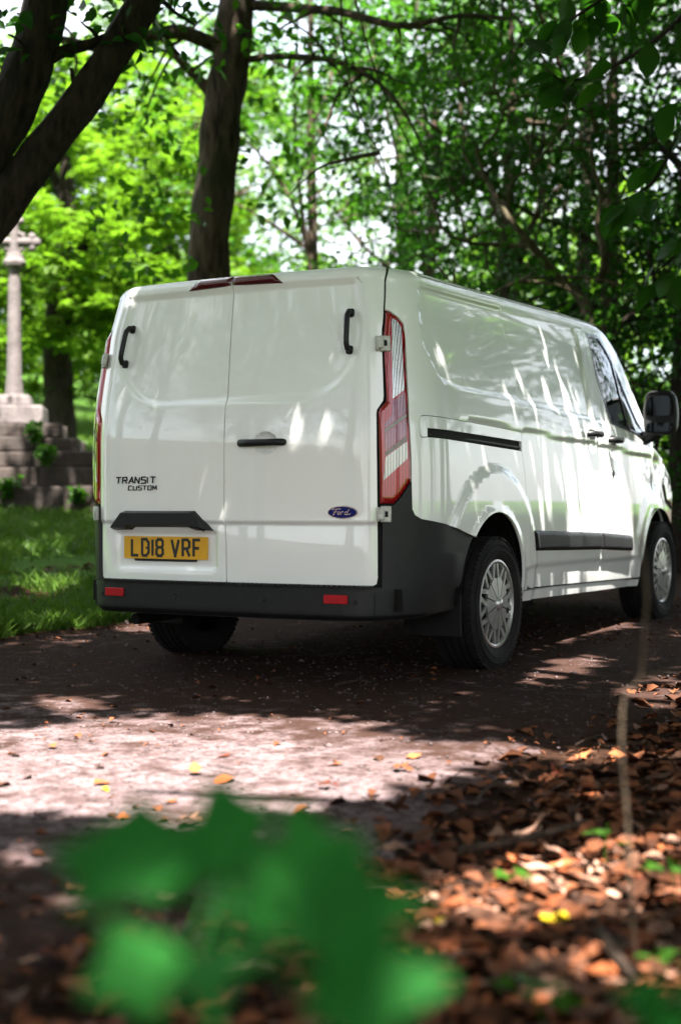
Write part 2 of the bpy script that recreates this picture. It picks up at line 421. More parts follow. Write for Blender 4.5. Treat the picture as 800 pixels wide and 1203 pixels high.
def patch(name, poly, mat, parent, step=.03, off=0., lip=.014, holes=(), gap=0., puff=None, raw=False, extra=None, dense=None):
    """a panel cut from the body surface: poly in (v, q)"""
    poly = np.asarray(poly, float)
    A = np.sum(poly[:, 0]*np.roll(poly[:, 1], -1)-np.roll(poly[:, 0], -1)*poly[:, 1])
    if A < 0: poly = poly[::-1]
    if gap: poly = offset_poly(poly, gap)
    V, T, loops = fill(poly, holes, step, dense)
    bp = resample(poly, step)
    if puff is not None:
        h, w = puff; e0 = extra
        ex = lambda v, q: h*np.sqrt(np.clip(1-(1-np.clip(pdist(v, q, bp)*np.where(inside(v, q, bp), 1, 0)/w, 0, 1))**2, 0, 1))+(e0(v, q) if e0 else 0)
    else: ex = extra
    fn = SURF(off, ex, raw)
    P = fn(V[:, 0], V[:, 1]); nrm = MN(V[:, 0], V[:, 1], fn)
    verts = [P]; nn = [nrm]; F = T.tolist(); n = len(P)
    if lip:
        for li, L in enumerate(loops):
            k = len(L); a = P[L]; nb = MN(V[L][:, 0], V[L][:, 1])
            tang = unit(np.roll(a, -1, 0)-np.roll(a, 1, 0)); outw = unit(np.cross(tang, nb))
            # a softly rolled edge: ring slightly outwards and lower, then the turned-in flange
            r1 = a-nb*lip; 
            verts += [a, r1]; nn += [unit(outw+nb*.4), outw]
            for i in range(k):
                j = (i+1) % k; F.append((n+i, n+k+i, n+k+j)); F.append((n+i, n+k+j, n+j))
            n += 2*k
    Vv = np.vstack(verts); Nn = np.vstack(nn)
    me = mesh_np(name, Vv, np.array(F))
    me.polygons.foreach_set('use_smooth', np.ones(len(me.polygons), dtype=bool))
    if len(me.vertices) == len(Nn): me.normals_split_custom_set_from_vertices(Nn.tolist())
    return link(name, me, parent, mat)
def mir(P, sg):
    P = np.asarray(P, float).copy(); P[:, 0] *= sg; return P if sg > 0 else P[::-1]
def spot(v, q, off=0., raw=False):
    """local frame on the body surface: x along v (to the right), y up, z outwards"""
    fn = SURF(off, None, raw); p = fn(np.array([v]), np.array([q]))[0]; n = MN(np.array([v]), np.array([q]))[0]
    up = unit(np.array([0, 0, 1.])-n*n[2]); x = np.cross(up, n); return frame4(p, x, up, n)
def arc(c, r, a0, a1, k=14):
    return [(c[0]+r*cos(radians(t)), c[1]+r*sin(radians(t))) for t in np.linspace(a0, a1, k)]

van = thing('delivery_van', 'white panel van with twin rear doors parked on the shaded path', 'van', (0, 0, 0))
PT, BK = MAT['paint'], MAT['black']
QTOP = 1.90
SDR = [(2.086, QTOP), (2.10, 1.80), (2.135, 1.60), (2.163, 1.44), (2.166, 1.375), (2.152, 1.30), (2.140, 1.215), (2.137, 1.10), (2.160, 1.02), (2.174, .978), (2.215, .70), (2.255, .405)]
SDF = [(3.384, QTOP), (3.365, 1.60), (3.363, 1.32), (3.40, 1.0), (3.425, .67), (3.449, .372)]
TAIL = [(.868, 1.713), (.893, 1.709), (.937, 1.686), (.970, 1.655), (.977, 1.600), (.972, 1.400), (.974, 1.220), (.983, 1.033), (.983, .939), (.936, .872), (.897, .832), (.821, .832), (.821, .916), (.814, 1.244), (.821, 1.262), (.857, 1.294), (.858, 1.316), (.852, 1.587)]
DOOR_EDGE = [(.932, 1.9455), (.898, 1.85), (.862, 1.713), (.847, 1.62), (.849, 1.319), (.846, 1.296), (.812, 1.256), (.808, 1.235), (.818, .50), (.812, .470), (.790, .462)]
WRAP = [(.986, .810), (1.000, .783), (1.035, .764), (1.20, .738), (1.478, .678)]
aw = math.degrees(math.atan2(.678-ARC_R[1], 1.478-ARC_R[0]))

# rear doors
seamx = [(-.018, 1.9455), (-.013, 1.61), (-.006, 1.33), (-.010, 1.28), (-.011, 1.10), (-.012, .76), (-.002, .64), (.002, .462)]
rd = patch('rear_door', [(v, z) for v, z in seamx[::-1]]+[(.4, 1.9455)]+DOOR_EDGE, PT, van, .016, gap=.0036, dense=((.215, 1.118), .075))
ld = patch('rear_door', [(v, z) for v, z in seamx]+mir(DOOR_EDGE, -1).tolist()+[(-.4, 1.9455)], PT, van, .016, gap=.0036)
# side panels, both sides
for sg in (1, -1):
    st = .024 if sg > 0 else .06
    cover = round_poly([(2.134, 1.160), (2.139, 1.212), (1.028, 1.236), (1.030, 1.135), (1.073, 1.138), (1.073, 1.178)], [0, 0, .03, .03, 0, 0])
    slot = [(1.073, 1.178), (1.073, 1.138), (2.130, 1.110), (2.134, 1.160)]
    hole = round_poly([(2.130, 1.110), (2.132, 1.212), (1.028, 1.238), (1.028, 1.132), (1.073, 1.136)], [0, 0, .03, .03, 0])
    q = [(.938, 1.930), (.905, 1.85), (.869, 1.715)]+TAIL[1:9]+WRAP+arc(ARC_R, ARC_RAD, aw, 8, 26)+[(2.155, .385), (2.254, .385)]+SDR[::-1]+[(1.6, QTOP), (1.15, QTOP)]
    qp = patch('quarter_panel', mir(q, sg), PT, van, st, gap=.0018, holes=[mir(hole, sg)])
    patch('rail_cover', mir(cover, sg), PT, qp, st, gap=.0015)
    patch('slide_rail', mir(slot, sg), MAT['gap'], qp, .06, off=-.012, lip=0)
    b = [spot(sg*x, z)[:3, 3]-spot(sg*x, z)[:3, 2]*.010 for x, z in ((1.08, 1.152), (1.6, 1.140), (2.125, 1.128))]
    MB().tube(b, .007, 6).build('rail_bar', BK, qp, 60)
    sdp = SDR+[(2.30, .388), (3.449, .372)]+SDF[::-1]
    sdo = patch('sliding_door', mir(sdp, sg), PT, van, st, gap=.0022)
    WIN = [(3.454, 1.820), (3.487, 1.595), (3.594, 1.416), (3.664, 1.337), (4.19, 1.300), (4.60, 1.225), (4.59, 1.262), (4.30, 1.39), (4.16, 1.487), (3.965, 1.645), (3.80, 1.753), (3.66, 1.826)]
    APIL = [(3.551, QTOP), (3.70, 1.893), (3.89, 1.848), (4.06, 1.762), (4.235, 1.635), (4.38, 1.520), (4.53, 1.405), (4.70, 1.270), (4.665, 1.215)]
    fd = [(v, z) for v, z in SDF]+[(3.6, .370), (4.305, .358), (4.352, .37)]+arc(ARC_F, ARC_RAD, 178, 110, 12)+[(4.60, .80), (4.615, .92), (4.64, 1.10)]+APIL[::-1]
    fdo = patch('front_door', mir(fd, sg), PT, van, st, gap=.0022, holes=[mir(WIN, sg)])
    wt = offset_poly(WIN, -.008); wi = offset_poly(np.array(WIN), .014)
    patch('window_trim', mir(wt, sg), MAT['trim'], fdo, .05, off=.0025, holes=[mir(wi, sg)], lip=.012)
    patch('window_glass', mir(WIN, sg), MAT['glass'], fdo, .05, off=-.004, lip=0)
    patch('window_bar', mir([(3.850, 1.742), (3.890, 1.716), (4.06, 1.30), (4.02, 1.303)], sg), MAT['trim'], fdo, .05, off=.003)
    fe = [(4.60, .80)]+arc(ARC_F, ARC_RAD, 109, -10, 20)+[(5.30, .33), (5.50, .33), (5.58, .60), (5.56, .93), (5.45, 1.04), (5.10, 1.145), (4.72, 1.225), (4.665, 1.215), (4.64, 1.10), (4.615, .92)]
    patch('front_wing', mir(fe, sg), PT, van, .05, gap=.0022)
    patch('sill', mir([(2.14, .325), (4.33, .305), (4.33, .350), (2.14, .380)], sg), PT, van, .05, off=-.004, lip=.03)
    patch('side_moulding', mir(round_poly([(2.285, .697), (2.312, .588), (3.420, .566), (3.420, .668)], .012), sg), BK, sdo, .012 if sg > 0 else .05, off=.002, puff=(.018, .022), lip=.02)
    patch('side_moulding', mir(round_poly([(3.430, .668), (3.430, .566), (4.10, .540), (4.062, .640)], .012), sg), BK, fdo, .012 if sg > 0 else .05, off=.002, puff=(.018, .022), lip=.02)
    # handles and lock
    for par, hv, hz in ((sdo, 3.245, 1.247), (fdo, 3.637, 1.229)):
        mtx = spot(sg*hv, hz)
        MB().tube([mtx[:3, 3]+mtx[:3, :3]@np.array(p) for p in ((-.088, 0, .002), (-.082, 0, .026), (-.055, 0, .040), (0, 0, .043), (.055, 0, .040), (.082, 0, .026), (.088, 0, .002))], [.017, .019, .018, .0165, .018, .019, .017], 10).build('door_handle', BK, par, 60)
        MB().prism(round_poly([(-.06, -.03), (.06, -.03), (.06, .03), (-.06, .03)], .028), -.002, .003, mtx).build('handle_cup', MAT['gap'], par)
    mtx = spot(sg*3.648, 1.028)
    MB().lathe([(0, .008), (.016, .008), (.021, .004), (.022, -.004)], 20, mtx).build('door_lock', BK, fdo, 40)
    # tail light
    T0 = offset_poly(np.array(TAIL), .003)
    tl = patch('tail_light', mir(T0, sg), MAT['red'], van, .012 if sg > 0 else .03, off=.001, puff=(.013, .022), lip=.03, raw=True)
    def tp(nm, P, mt, o=.0155): return patch(nm, mir(round_poly(P, .006, 3), sg), MAT[mt], tl, .02, off=o, lip=.004, raw=True)
    tp('reversing_lens', [(.898, 1.671), (.929, 1.658), (.950, 1.627), (.948, 1.345), (.888, 1.303)], 'clear')
    tp('brake_lens', [(.888, 1.293), (.948, 1.334), (.954, 1.245), (.846, 1.170), (.846, 1.19), (.886, 1.235)], 'smoke')
    tp('chrome_strip', [(.846, 1.166), (.954, 1.241), (.954, 1.222), (.846, 1.147)], 'strip', .017)
    tp('indicator_lens', [(.848, 1.144), (.954, 1.218), (.955, 1.142), (.850, 1.068)], 'smoke')
    tp('chrome_strip', [(.850, 1.065), (.955, 1.139), (.955, 1.118), (.851, 1.046)], 'strip', .017)
    tp('fog_lens', [(.851, 1.042), (.956, 1.114), (.957, 1.037), (.842, .938)], 'amber')
    patch('light_seal', mir(TAIL, sg), MAT['gap'], tl, .05, off=-.006, lip=.02, raw=True)
    # hinges on the body edge
    for hv, hz in ((.846, 1.555), (.842, .787)):
        mtx = spot(sg*hv, hz, 0, True); mtx[:3, 0] *= sg
        if sg < 0: mtx[:3, 0] *= -1
        h = MB().box((.050, .072, .016), mtx, (.010*sg, 0, .012)).build('hinge', MAT['hinge'], van, bevel=.004)
        MB().box((.028, .050, .012), mtx, (-.012*sg, 0, .026)).tube([mtx[:3, 3]+mtx[:3, :3]@np.array((-.026*sg, t, .020)) for t in (-.032, .032)], .009, 8).build('hinge_knuckle', MAT['hinge'], h, bevel=.003)
        MB().box((.014, .026, .004), mtx, (.012*sg, 0, .0205)).build('hinge_slot', MAT['gap'], h)
    # front lamp
    patch('headlight', mir(round_poly([(5.05, .98), (5.20, .86), (5.52, .80), (5.545, .93), (5.40, 1.02), (5.12, 1.10)], .03), sg), MAT['clear'], van, .05, off=.004, puff=(.008, .03))
    # door mirror
    mr = MB(); 
    ring = []
    hs = .90*round_poly([(-.11, -.155), (.11, -.155), (.125, .0), (.10, .165), (-.10, .165), (-.12, 0)], .06, 5)
    base = np.array([sg*1.06, 3.60, 1.435])
    for k, (dy, sc) in enumerate(((-.045, .86), (-.052, .93), (-.045, 1.), (.0, 1.02), (.05, .95), (.085, .75), (.10, .4))):
        ring.append([base+np.array([sg*x*sc, dy+(.03 if sg*0 else 0), z*sc]) for x, z in hs])
    k = len(hs); Vm = np.array(ring).reshape(-1, 3)
    Fm = [(i*k+j, i*k+(j+1) % k, (i+1)*k+(j+1) % k, (i+1)*k+j) for i in range(6) for j in range(k)]+[tuple(range(k))[::-1], tuple(6*k+j for j in range(k))]
    mo = mr.add(Vm, Fm).build('door_mirror', BK, van, 50)
    MB().prism([(x*.80, z*.46+.045) for x, z in hs], 0, .006, frame4(base+np.array([0, -.050, 0]), (1, 0, 0), (0, 0, 1), (0, -1, 0))).build('mirror_glass', MAT['mirror'], mo)
    MB().prism([(x*.80, z*.22-.092) for x, z in hs], 0, .006, frame4(base+np.array([0, -.050, 0]), (1, 0, 0), (0, 0, 1), (0, -1, 0))).build('wide_angle_glass', MAT['mirror'], mo)
    MB().tube([(sg*.86, 3.66, 1.255), (sg*.93, 3.65, 1.275), (sg*1.02, 3.62, 1.31), (sg*1.07, 3.61, 1.36)], [.05, .045, .04, .045], 10).build('mirror_arm', BK, mo, 60)

# bumper (one piece round the back)
RB = [(0, .456), (.838, .456), (.838, .828), (.897, .828), (.935, .867), (.981, .934)]+WRAP+arc(ARC_R, ARC_RAD, aw, 188, 10)+[(1.37, .325), (1.10, .305), (0, .305)]
def bx_(v, q):
    a = np.abs(v); low = 1-sst(.440, .454, q)
    e = (.056*(1-sst(.62, .95, a))+.002-.016*sst(.85, 1.0, a))*low
    e = e-.030*(1-sst(.305, .335, q))
    e = e+.014*(1-sst(.0, .085, np.hypot((a-1.27)/1.7, np.clip(.595-q, 0, None)*.35)))*(q < .60)*(a > 1.05)   # moulded finger step in the corner
    return e
full = RB+mir(RB[1:-1], -1).tolist()
bum = patch('rear_bumper', full, BK, van, .02, off=.004, extra=bx_, raw=True, lip=.05)
# ribbed tread on the bumper step
tr = MB()
for i in range(64):
    v = -.775+i*1.55/63; p = M(v, .45); n = MN(v, .45)
    for j, o in enumerate((.018, .042)):
        m4 = frame4(p+n*o+np.array([0, 0, .0125]), np.cross([0, 0, 1.], n), n, (0, 0, 1)); tr.box((.016, .018, .006), m4, (0.006*(j*2-1), 0, 0))
tag(tr.build('step_tread', BK, bum), kind='stuff')
for sg in (1, -1):
    mtx = spot(sg*.612, .405, .064, True)
    MB().prism(round_poly([(-.058, -.020), (.058, -.020), (.058, .020), (-.058, .020)], .006), -.006, .006, mtx).build('reflector', MAT['reflector'], bum, bevel=.002)
    for pv in (.245, .70): 
        mtx = spot(sg*pv, .393, .062 if pv < .5 else .053, True); MB().lathe([(0, .004), (.009, .004), (.011, .001), (.012, -.004)], 16, mtx).build('parking_sensor', BK, bum, 40)
for sg in (1, -1):
    MB().box((.30, .02, .20), None, (0, 0, 0)).build('mud_flap', MAT['rubber'], van, bevel=.004, loc=(sg*.80, .62, .30))
    mtx = spot(sg*.80, .385, .0285, True); MB().box((.004, .10, .014), mtx).build('bumper_joint', MAT['gap'], bum)

# high brake light across both doors (split at the seam)
for sg, par in ((1, rd), (-1, ld)):
    P = [(.0 if sg > 0 else .018, 1.897), (.0 if sg > 0 else .018, 1.936), (.245, 1.934), (.292, 1.886), (.27, 1.884), (.1, 1.892)]
    if sg < 0: P = [(.021, 1.876), (.021, 1.926), (.225, 1.922), (.300, 1.868), (.1, 1.872)]
    else: P = [(-.013, 1.876), (-.013, 1.926), (.225, 1.922), (.296, 1.868), (.1, 1.872)]
    patch('high_brake_light', mir(P, sg), MAT['darkred'], par, .02, off=.003, puff=(.006, .012))
# grab handles
for par, (v0, z0, v1, z1), dirn in ((ld, (-.648, 1.706, -.662, 1.532), -1), (rd, (.652, 1.708, .645, 1.536), -1)):
    a = spot(v0, z0); b = spot(v1, z1); n = a[:3, 2]
    A, B = a[:3, 3], b[:3, 3]
    pts = [A+n*.004, A+n*.030, A+n*.045+(B-A)*.12, A+n*.048+(B-A)*.25, B+n*.048-(B-A)*.25, B+n*.045-(B-A)*.12, B+n*.030, B+n*.004]
    gh = MB().tube(pts, [.014, .013, .013, .013, .013, .013, .013, .014], 10).build('grab_handle', BK, par, 60)
    for m_ in (a, b): MB().prism(round_poly([(-.017, -.020), (.017, -.020), (.017, .020), (-.017, .020)], .012), 0, .010, m_).build('handle_foot', BK, gh, bevel=.002)
# main rear handle
mtx = spot(.197, 1.118)
mtx2 = mtx.copy()
MB().tube([mtx[:3, 3]+mtx[:3, :3]@np.array(p) for p in ((-.118, 0, .012), (-.112, 0, .030), (-.06, 0, .040), (.03, 0, .043), (.09, .001, .042), (.112, .001, .034), (.118, .001, .014))], [.016, .018, .0175, .016, .0165, .017, .015], 12).build('door_handle', BK, rd, 60)
MB().box((.08, .03, .03), mtx, (-.075, 0, .012)).build('handle_base', BK, rd, bevel=.008)
# number plate light cover
mtx = spot(-.382, .757, .002, True)
tc = MB().prism([(-.305, -.050), (-.29, -.025), (-.225, .046), (.205, .046), (.30, -.040), (.31, -.050), (.205, -.050), (.19, -.036), (-.165, -.036), (-.185, -.050)], -.02, .034, mtx, .012).build('plate_light_cover', BK, ld, bevel=.006)
# number plate
plm = spot(-.365, .622, .006); 
pl = MB().prism(round_poly([(-.255, -.0545), (.255, -.0545), (.255, .0545), (-.255, .0545)], .006), -.002, .003, plm).build('number_plate', MAT['plate'], ld)
MB().prism([(-.185, -.066), (.185, -.066), (.195, -.053), (-.195, -.053)], -.003, .002, plm).build('plate_surround', BK, pl)
G = {  # stroke letters in a 1 x 1.7 box
 'L': [[(0, 1.7), (0, 0), (.86, 0)]], 'D': [[(0, 0), (0, 1.7), (.55, 1.7), (.86, 1.35), (.86, .35), (.55, 0), (0, 0)]], '1': [[(0, 0), (0, 1.7)]],
 '8': [[(.15, .88), (0, 1.1), (0, 1.5), (.2, 1.7), (.62, 1.7), (.82, 1.5), (.82, 1.1), (.67, .88), (.15, .88), (0, .62), (0, .22), (.2, 0), (.62, 0), (.82, .22), (.82, .62), (.67, .88)]],
 'V': [[(0, 1.7), (.46, 0), (.92, 1.7)]], 'R': [[(0, 0), (0, 1.7), (.6, 1.7), (.84, 1.48), (.84, 1.0), (.6, .8), (0, .8)], [(.45, .8), (.88, 0)]], 'F': [[(.82, 1.7), (0, 1.7), (0, 0)], [(0, .85), (.68, .85)]],
}
ink = MB(); x = -.205; sc = .0465
for ch in 'LD18 VRF':
    if ch == ' ': x += .030; continue
    wch = max(p[0] for s_ in G[ch] for p in s_)*sc
    for s_ in G[ch]: ink.ribbon([(x+a*sc, -.0395+b*sc) for a, b in s_], .0142, .003, .0045, plm)
    x += wch+.0245
ink.ribbon([(-.118, -.002), (-.098, -.002)], .010, .003, .0052, plm)
ink.build('plate_lettering', MAT['plate_ink'], pl)
# TRANSIT / CUSTOM badges
W = {'T': [[(0, 1), (1, 1)], [(.5, 1), (.42, 0)]], 'R': [[(.0, 0), (.1, 1), (.9, 1), (1., .55), (.2, .5)], [(.55, .5), (.95, 0)]], 'A': [[(0, 0), (.7, 1), (1., 0)], [(.3, .35), (.9, .35)]], 'N': [[(0, 0), (.1, 1), (.85, 0), (1., 1)]], 'S': [[(1, 1), (.15, 1), (.1, .55), (.95, .5), (.9, 0), (0, 0)]], 'I': [[(.08, 1), (0, 0)]],
     'C': [[(1, 1), (.12, 1), (0, 0), (.9, 0)]], 'U': [[(.1, 1), (0, 0), (.9, 0), (1, 1)]], 'O': [[(.1, 1), (1, 1), (.9, 0), (0, 0), (.1, 1)]], 'M': [[(0, 0), (.1, 1), (.5, .3), (.95, 1), (1, 0)]]}
for word, v0, v1, zz, hh in (('TRANSIT', -.663, -.413, .951, .030), ('CUSTOM', -.585, -.407, .913, .020)):
    mtx = spot((v0+v1)/2, zz); ws = [.35 if c == 'I' else 1. for c in word]; tot = sum(ws)+.32*(len(word)-1); u = (v1-v0)/tot; xx = -(v1-v0)/2; b = MB()
    for c, w_ in zip(word, ws):
        for s_ in W[c]: b.ribbon([(xx+p*u*w_, (q_-.5)*hh) for p, q_ in s_], hh*.21, 0, .004, mtx)
        xx += u*(w_+.32)
    b.build('badge_lettering', MAT['badge_dark'], ld)
# oval badge with script
mtx = spot(.616, .795)
ov = lambda a, b_, k=40: [(a*cos(2*pi*i/k), b_*sin(2*pi*i/k)) for i in range(k)]
bd = MB().prism(ov(.076, .031), 0, .006, mtx, .002).build('oval_badge', MAT['chrome'], rd, 40)
MB().prism(ov(.069, .0255), .005, .0075, mtx).build('badge_field', MAT['badge_blue'], bd, 40)
scr = [[(-.050, .010), (-.046, .015), (-.03, .014), (-.012, .016), (-.006, .014)], [(-.030, .014), (-.036, .0), (-.042, -.012), (-.049, -.010)], [(-.044, .001), (-.024, .003)],
       [(-.018, .002), (-.023, -.006), (-.020, -.011), (-.014, -.009), (-.011, -.002), (-.015, .003), (-.018, .002), (-.008, .001)], [(-.004, .004), (-.006, -.011)], [(-.005, -.002), (.002, .004), (.008, .003)],
       [(.026, .001), (.018, .003), (.012, -.004), (.014, -.011), (.021, -.010), (.027, .0)], [(.036, .016), (.027, .004), (.025, -.010), (.033, -.010), (.044, -.004)]]
b = MB()
for s_ in scr: b.ribbon(s_, .0032, .007, .0085, mtx)
b.build('badge_script', MAT['chrome'], bd)

# roof, windscreen, bonnet, nose, inner shell, underbody
vv = np.concatenate([np.linspace(-3.70, -1.2, 26), np.linspace(-1.18, 1.18, 60), np.linspace(1.2, 3.70, 26)])
rows = []
for k_ in range(6):
    c = sst(.7, 1.1, np.abs(vv)); q0 = 1.885-.045*c; rr = .04+.045*c; qe = q0+rr*pi/2; qs = 1.9445+(1.903-1.9445)*sst(.90, 1.05, np.abs(vv))
    rows.append(M(vv, qs+(qe-qs)*k_/5))
k = len(vv); Vr = np.array(rows).reshape(-1, 3); rm = MB().add(Vr, [(i*k+j, i*k+j+1, (i+1)*k+j+1, (i+1)*k+j) for i in range(5) for j in range(k-1)])
edge = rows[-1]
Vc, Tc, _ = fill(edge[:, :2], (), .12)
we = np.interp(Vc[:, 1], edge[vv > .0][:, 1][np.argsort(edge[vv > 0][:, 1])], edge[vv > 0][:, 0][np.argsort(edge[vv > 0][:, 1])])
dd = pdist(Vc[:, 0], Vc[:, 1], edge[:, :2])
zc_ = 1.925+.05*sst(.2, 3.0, Vc[:, 1])+.028*sst(0, .5, dd)
rm.add(np.c_[Vc, zc_], Tc.tolist()); roof = rm.build('roof', PT, van, 50)
gut = MB()
for sg in (1, -1):
    MB().tube([M(sg*v, 1.935)+np.array([0, 0, .001]) for v in np.linspace(2.12, 3.0, 12)], .003, 5).build('roof_gutter', MAT['gap'], roof)
ap = np.array(APIL[1:8]); AR = M(ap[:, 0], ap[:, 1]); AR2 = np.vstack([AR, AR[-1]+[-.02, .12, -.02]])
def loft(right, bulge, crown, n=17):
    R_ = np.asarray(right, float); G_ = []
    for p, bu, cr in zip(R_, np.broadcast_to(bulge, len(R_)), np.broadcast_to(crown, len(R_))):
        t = np.linspace(1, -1, n); G_.append(np.c_[p[0]*t, p[1]+bu*(1-t*t), p[2]+cr*(1-t*t)])
    G_ = np.array(G_); m = len(R_); return G_.reshape(-1, 3), [(i*n+j, i*n+j+1, (i+1)*n+j+1, (i+1)*n+j) for i in range(m-1) for j in range(n-1)]
MB().add(*loft(AR, np.linspace(.02, .16, len(AR)), np.linspace(.028, .03, len(AR)))).build('windscreen', MAT['screen'], van, 60)
bo = np.array([(4.70, 1.255), (4.72, 1.225), (4.9, 1.19), (5.10, 1.145), (5.45, 1.04), (5.56, .93)])
BO = M(bo[:, 0], bo[:, 1]); MB().add(*loft(BO, [.16, .16, .16, .17, .18, .20], [.03, .03, .05, .06, .05, .02])).build('bonnet', PT, van, 60)
no = np.array([(5.56, .93), (5.57, .75), (5.58, .60), (5.54, .45), (5.50, .30)])
MB().add(*loft(M(no[:, 0], no[:, 1]), [.20, .215, .22, .22, .19], 0.)).build('front_bumper', BK, van, 60)
WH = [(3.454, 1.820), (3.594, 1.416), (3.664, 1.337), (4.19, 1.300), (4.60, 1.225), (4.16, 1.487), (3.80, 1.753)]
inn = [(0, .36), (1.36, .36)]+arc(ARC_R, .40, 186, -6, 14)+[(2.17, .34), (4.32, .33)]+arc(ARC_F, .40, 190, -8, 14)+[(5.14, .35), (5.45, .35), (5.50, .9), (5.0, 1.12), (4.68, 1.23), (4.36, 1.50), (4.03, 1.74), (3.68, 1.87), (3.4, 1.89), (0, 1.90)]
for sg in (1, -1):
    patch('inner_shell', mir(inn, sg), MAT['gap'], van, .08, off=-.030, lip=0, holes=[mir(WH, sg)], raw=True)
ub = MB()
ub.box((1.10, 4.6, .06), None, (0, 2.5, .44)).box((1.78, 2.0, .06), None, (0, 2.42, .38)).box((1.72, .46, .10), None, (0, .36, .40)).box((1.4, .5, .3), None, (0, 4.5, .45)).box((1.70, .10, .12), None, (0, 1.03, .335))
ub.box((.42, .75, .16), None, (.35, 2.2, .30)).tube([(-.35, 3.4, .33), (-.4, 2., .31), (-.42, 1.4, .33), (-.50, .5, .30)], .035, 8).box((.40, .55, .12), None, (-.35, .40, .36))
ub.build('underbody', MAT['under'], van)
MB().tube([(-.52, .62, .29), (-.56, .30, .27), (-.60, .13, .262)], .028, 10).build('exhaust_pipe', MAT['under'], van, 50)
for sg in (1, -1):
    for cen in (ARC_R, ARC_F):
        P = arc(cen, .405, -8, 188, 22); li = MB()
        Vl = np.array([(sg*x_, y_-.78, z_) for x_ in (.95, .56) for y_, z_ in P]); n_ = len(P)
        li.add(Vl, [(j, j+1, n_+j+1, n_+j) for j in range(n_-1)]+[tuple(range(n_, 2*n_))]).build('wheel_arch_liner', MAT['under'], van, 60)
    # seats
    st_ = MB().box((.5, .5, .16), None, (sg*.45, 3.05, .92)).box((.48, .14, .62), None, (sg*.45, 2.82, 1.26)).box((.26, .10, .20), None, (sg*.45, 2.80, 1.66)); st_.build('seat', MAT['cloth'], van, bevel=.04)
MB().box((1.6, .35, .3), None, (0, 3.75, 1.06)).build('dashboard', MAT['cloth'], van, bevel=.05)
MB().box((1.62, .03, 1.3), None, (0, 2.62, 1.15)).build('bulkhead', MAT['gap'], van)

# wheels: prototype at the origin with its axis along +x
def wheel_mesh():
    R90 = frame4((0, 0, 0), (0, 0, 1), (0, 1, 0), (1, 0, 0)); R90[:3, 0] = (0, 1, 0); R90[:3, 1] = (0, 0, 1); R90[:3, 2] = (1, 0, 0)
    t = MB()
    prof = [(.205, .075), (.222, .100), (.250, .113), (.285, .116), (.312, .108), (.328, .096), (.3345, .080)]
    for g in (.055, .02, -.02, -.055): prof += [(.336, g+.008), (.327, g+.006), (.327, g-.006), (.336, g-.008)]
    prof += [(.3345, -.080), (.328, -.096), (.285, -.116), (.222, -.100), (.205, -.075)]
    t.lathe(prof, 72, R90)
    for i in range(72):                                    # shoulder blocks
        a = 2*pi*i/72
        for s_ in (1, -1):
            m4 = frame4((s_*.092, .331*cos(a), .331*sin(a)), (1, 0, 0), (0, -sin(a), cos(a)), (0, cos(a), sin(a))); t.box((.026, .019, .012), m4)
    for i in range(2): t.lathe([(.262+.03*i, .1165), (.264+.03*i, .1185), (.268+.03*i, .1185), (.270+.03*i, .1165)], 60, R90)
    rim = MB().lathe([(.0, .055), (.06, .055), (.08, .03), (.19, .035), (.208, .07), (.212, .095), (.205, .078)], 48, R90)
    h = MB()
    h.lathe([(.199, .088), (.203, .100), (.212, .106), (.2215, .104), (.2225, .095), (.214, .088)], 60, R90)     # outer ring
    n = 10
    for i in range(n):
        a0 = 2*pi*i/n; a1 = 2*pi*(i+1)/n; g = .035
        P = lambda r_, a, x_: (x_, r_*cos(a), r_*sin(a))
        # wedge plate of the centre disc, slightly dished, with a thin gap beside it
        V = [P(.034, a0+g*2.2, .112), P(.034, a1-g*2.2, .112), P(.128, a1-g*.7, .104), P(.136, (a0+a1)/2, .106), P(.128, a0+g*.7, .104)]
        V += [(x_-.012, y_, z_) for x_, y_, z_ in V]
        h.add(V, [(0, 4, 3, 2, 1), (5, 6, 7, 8, 9)]+[(j, (j+1) % 5, 5+(j+1) % 5, 5+j) for j in range(5)])
        am = (a0+a1)/2
        for aa, bb in ((am-.06, am-.22), (am+.06, am+.22)):  # V spokes out to the ring
            p0 = np.array(P(.126, aa, .100)); p1 = np.array(P(.204, bb, .099)); d = unit(p1-p0); w_ = np.cross(d, (1, 0, 0))*.0105
            V = [p0-w_, p0+w_, p1+w_*1.2, p1-w_*1.2]; V = np.vstack([V, np.array(V)-[.014, 0, 0]])
            h.add(V, [(0, 3, 2, 1), (4, 5, 6, 7), (0, 1, 5, 4), (1, 2, 6, 5), (2, 3, 7, 6), (3, 0, 4, 7)])
    h.lathe([(.0, .128), (.020, .127), (.029, .122), (.034, .112), (.036, .100)], 30, R90)
    d = MB().lathe([(.0, .094), (.12, .092), (.126, .07)], 40, R90)
    return t, rim, h, d
t_, rim_, h_, d_ = wheel_mesh()
w0 = rim_.build('wheel', MAT['gap'], van, 40)
tyre0 = t_.build('tyre', MAT['rubber'], w0, 35); cap0 = h_.build('hubcap', MAT['alloy'], w0, 35); dk0 = d_.build('hubcap_backing', MAT['badge_dark'], w0, 40)
WHEELS = [(.862, 1.029, .336, 0, .35), (.862, 3.962, .389, 0, 1.1), (-.862, 1.029, .336, pi, .6), (-.862, 3.962, .389, pi, 2.)]
for i, (x, y, z, rz, spin) in enumerate(WHEELS):
    w_ = w0 if i == 0 else w0.copy()
    if i:
        COL.objects.link(w_); w_.parent = van
        for ch in (tyre0, cap0, dk0):
            c_ = ch.copy(); COL.objects.link(c_); c_.parent = w_
    w_.location = (x, y, z); w_.rotation_euler = Matrix.Rotation(rz, 3, 'Z').to_euler() if rz else (spin, 0, 0)
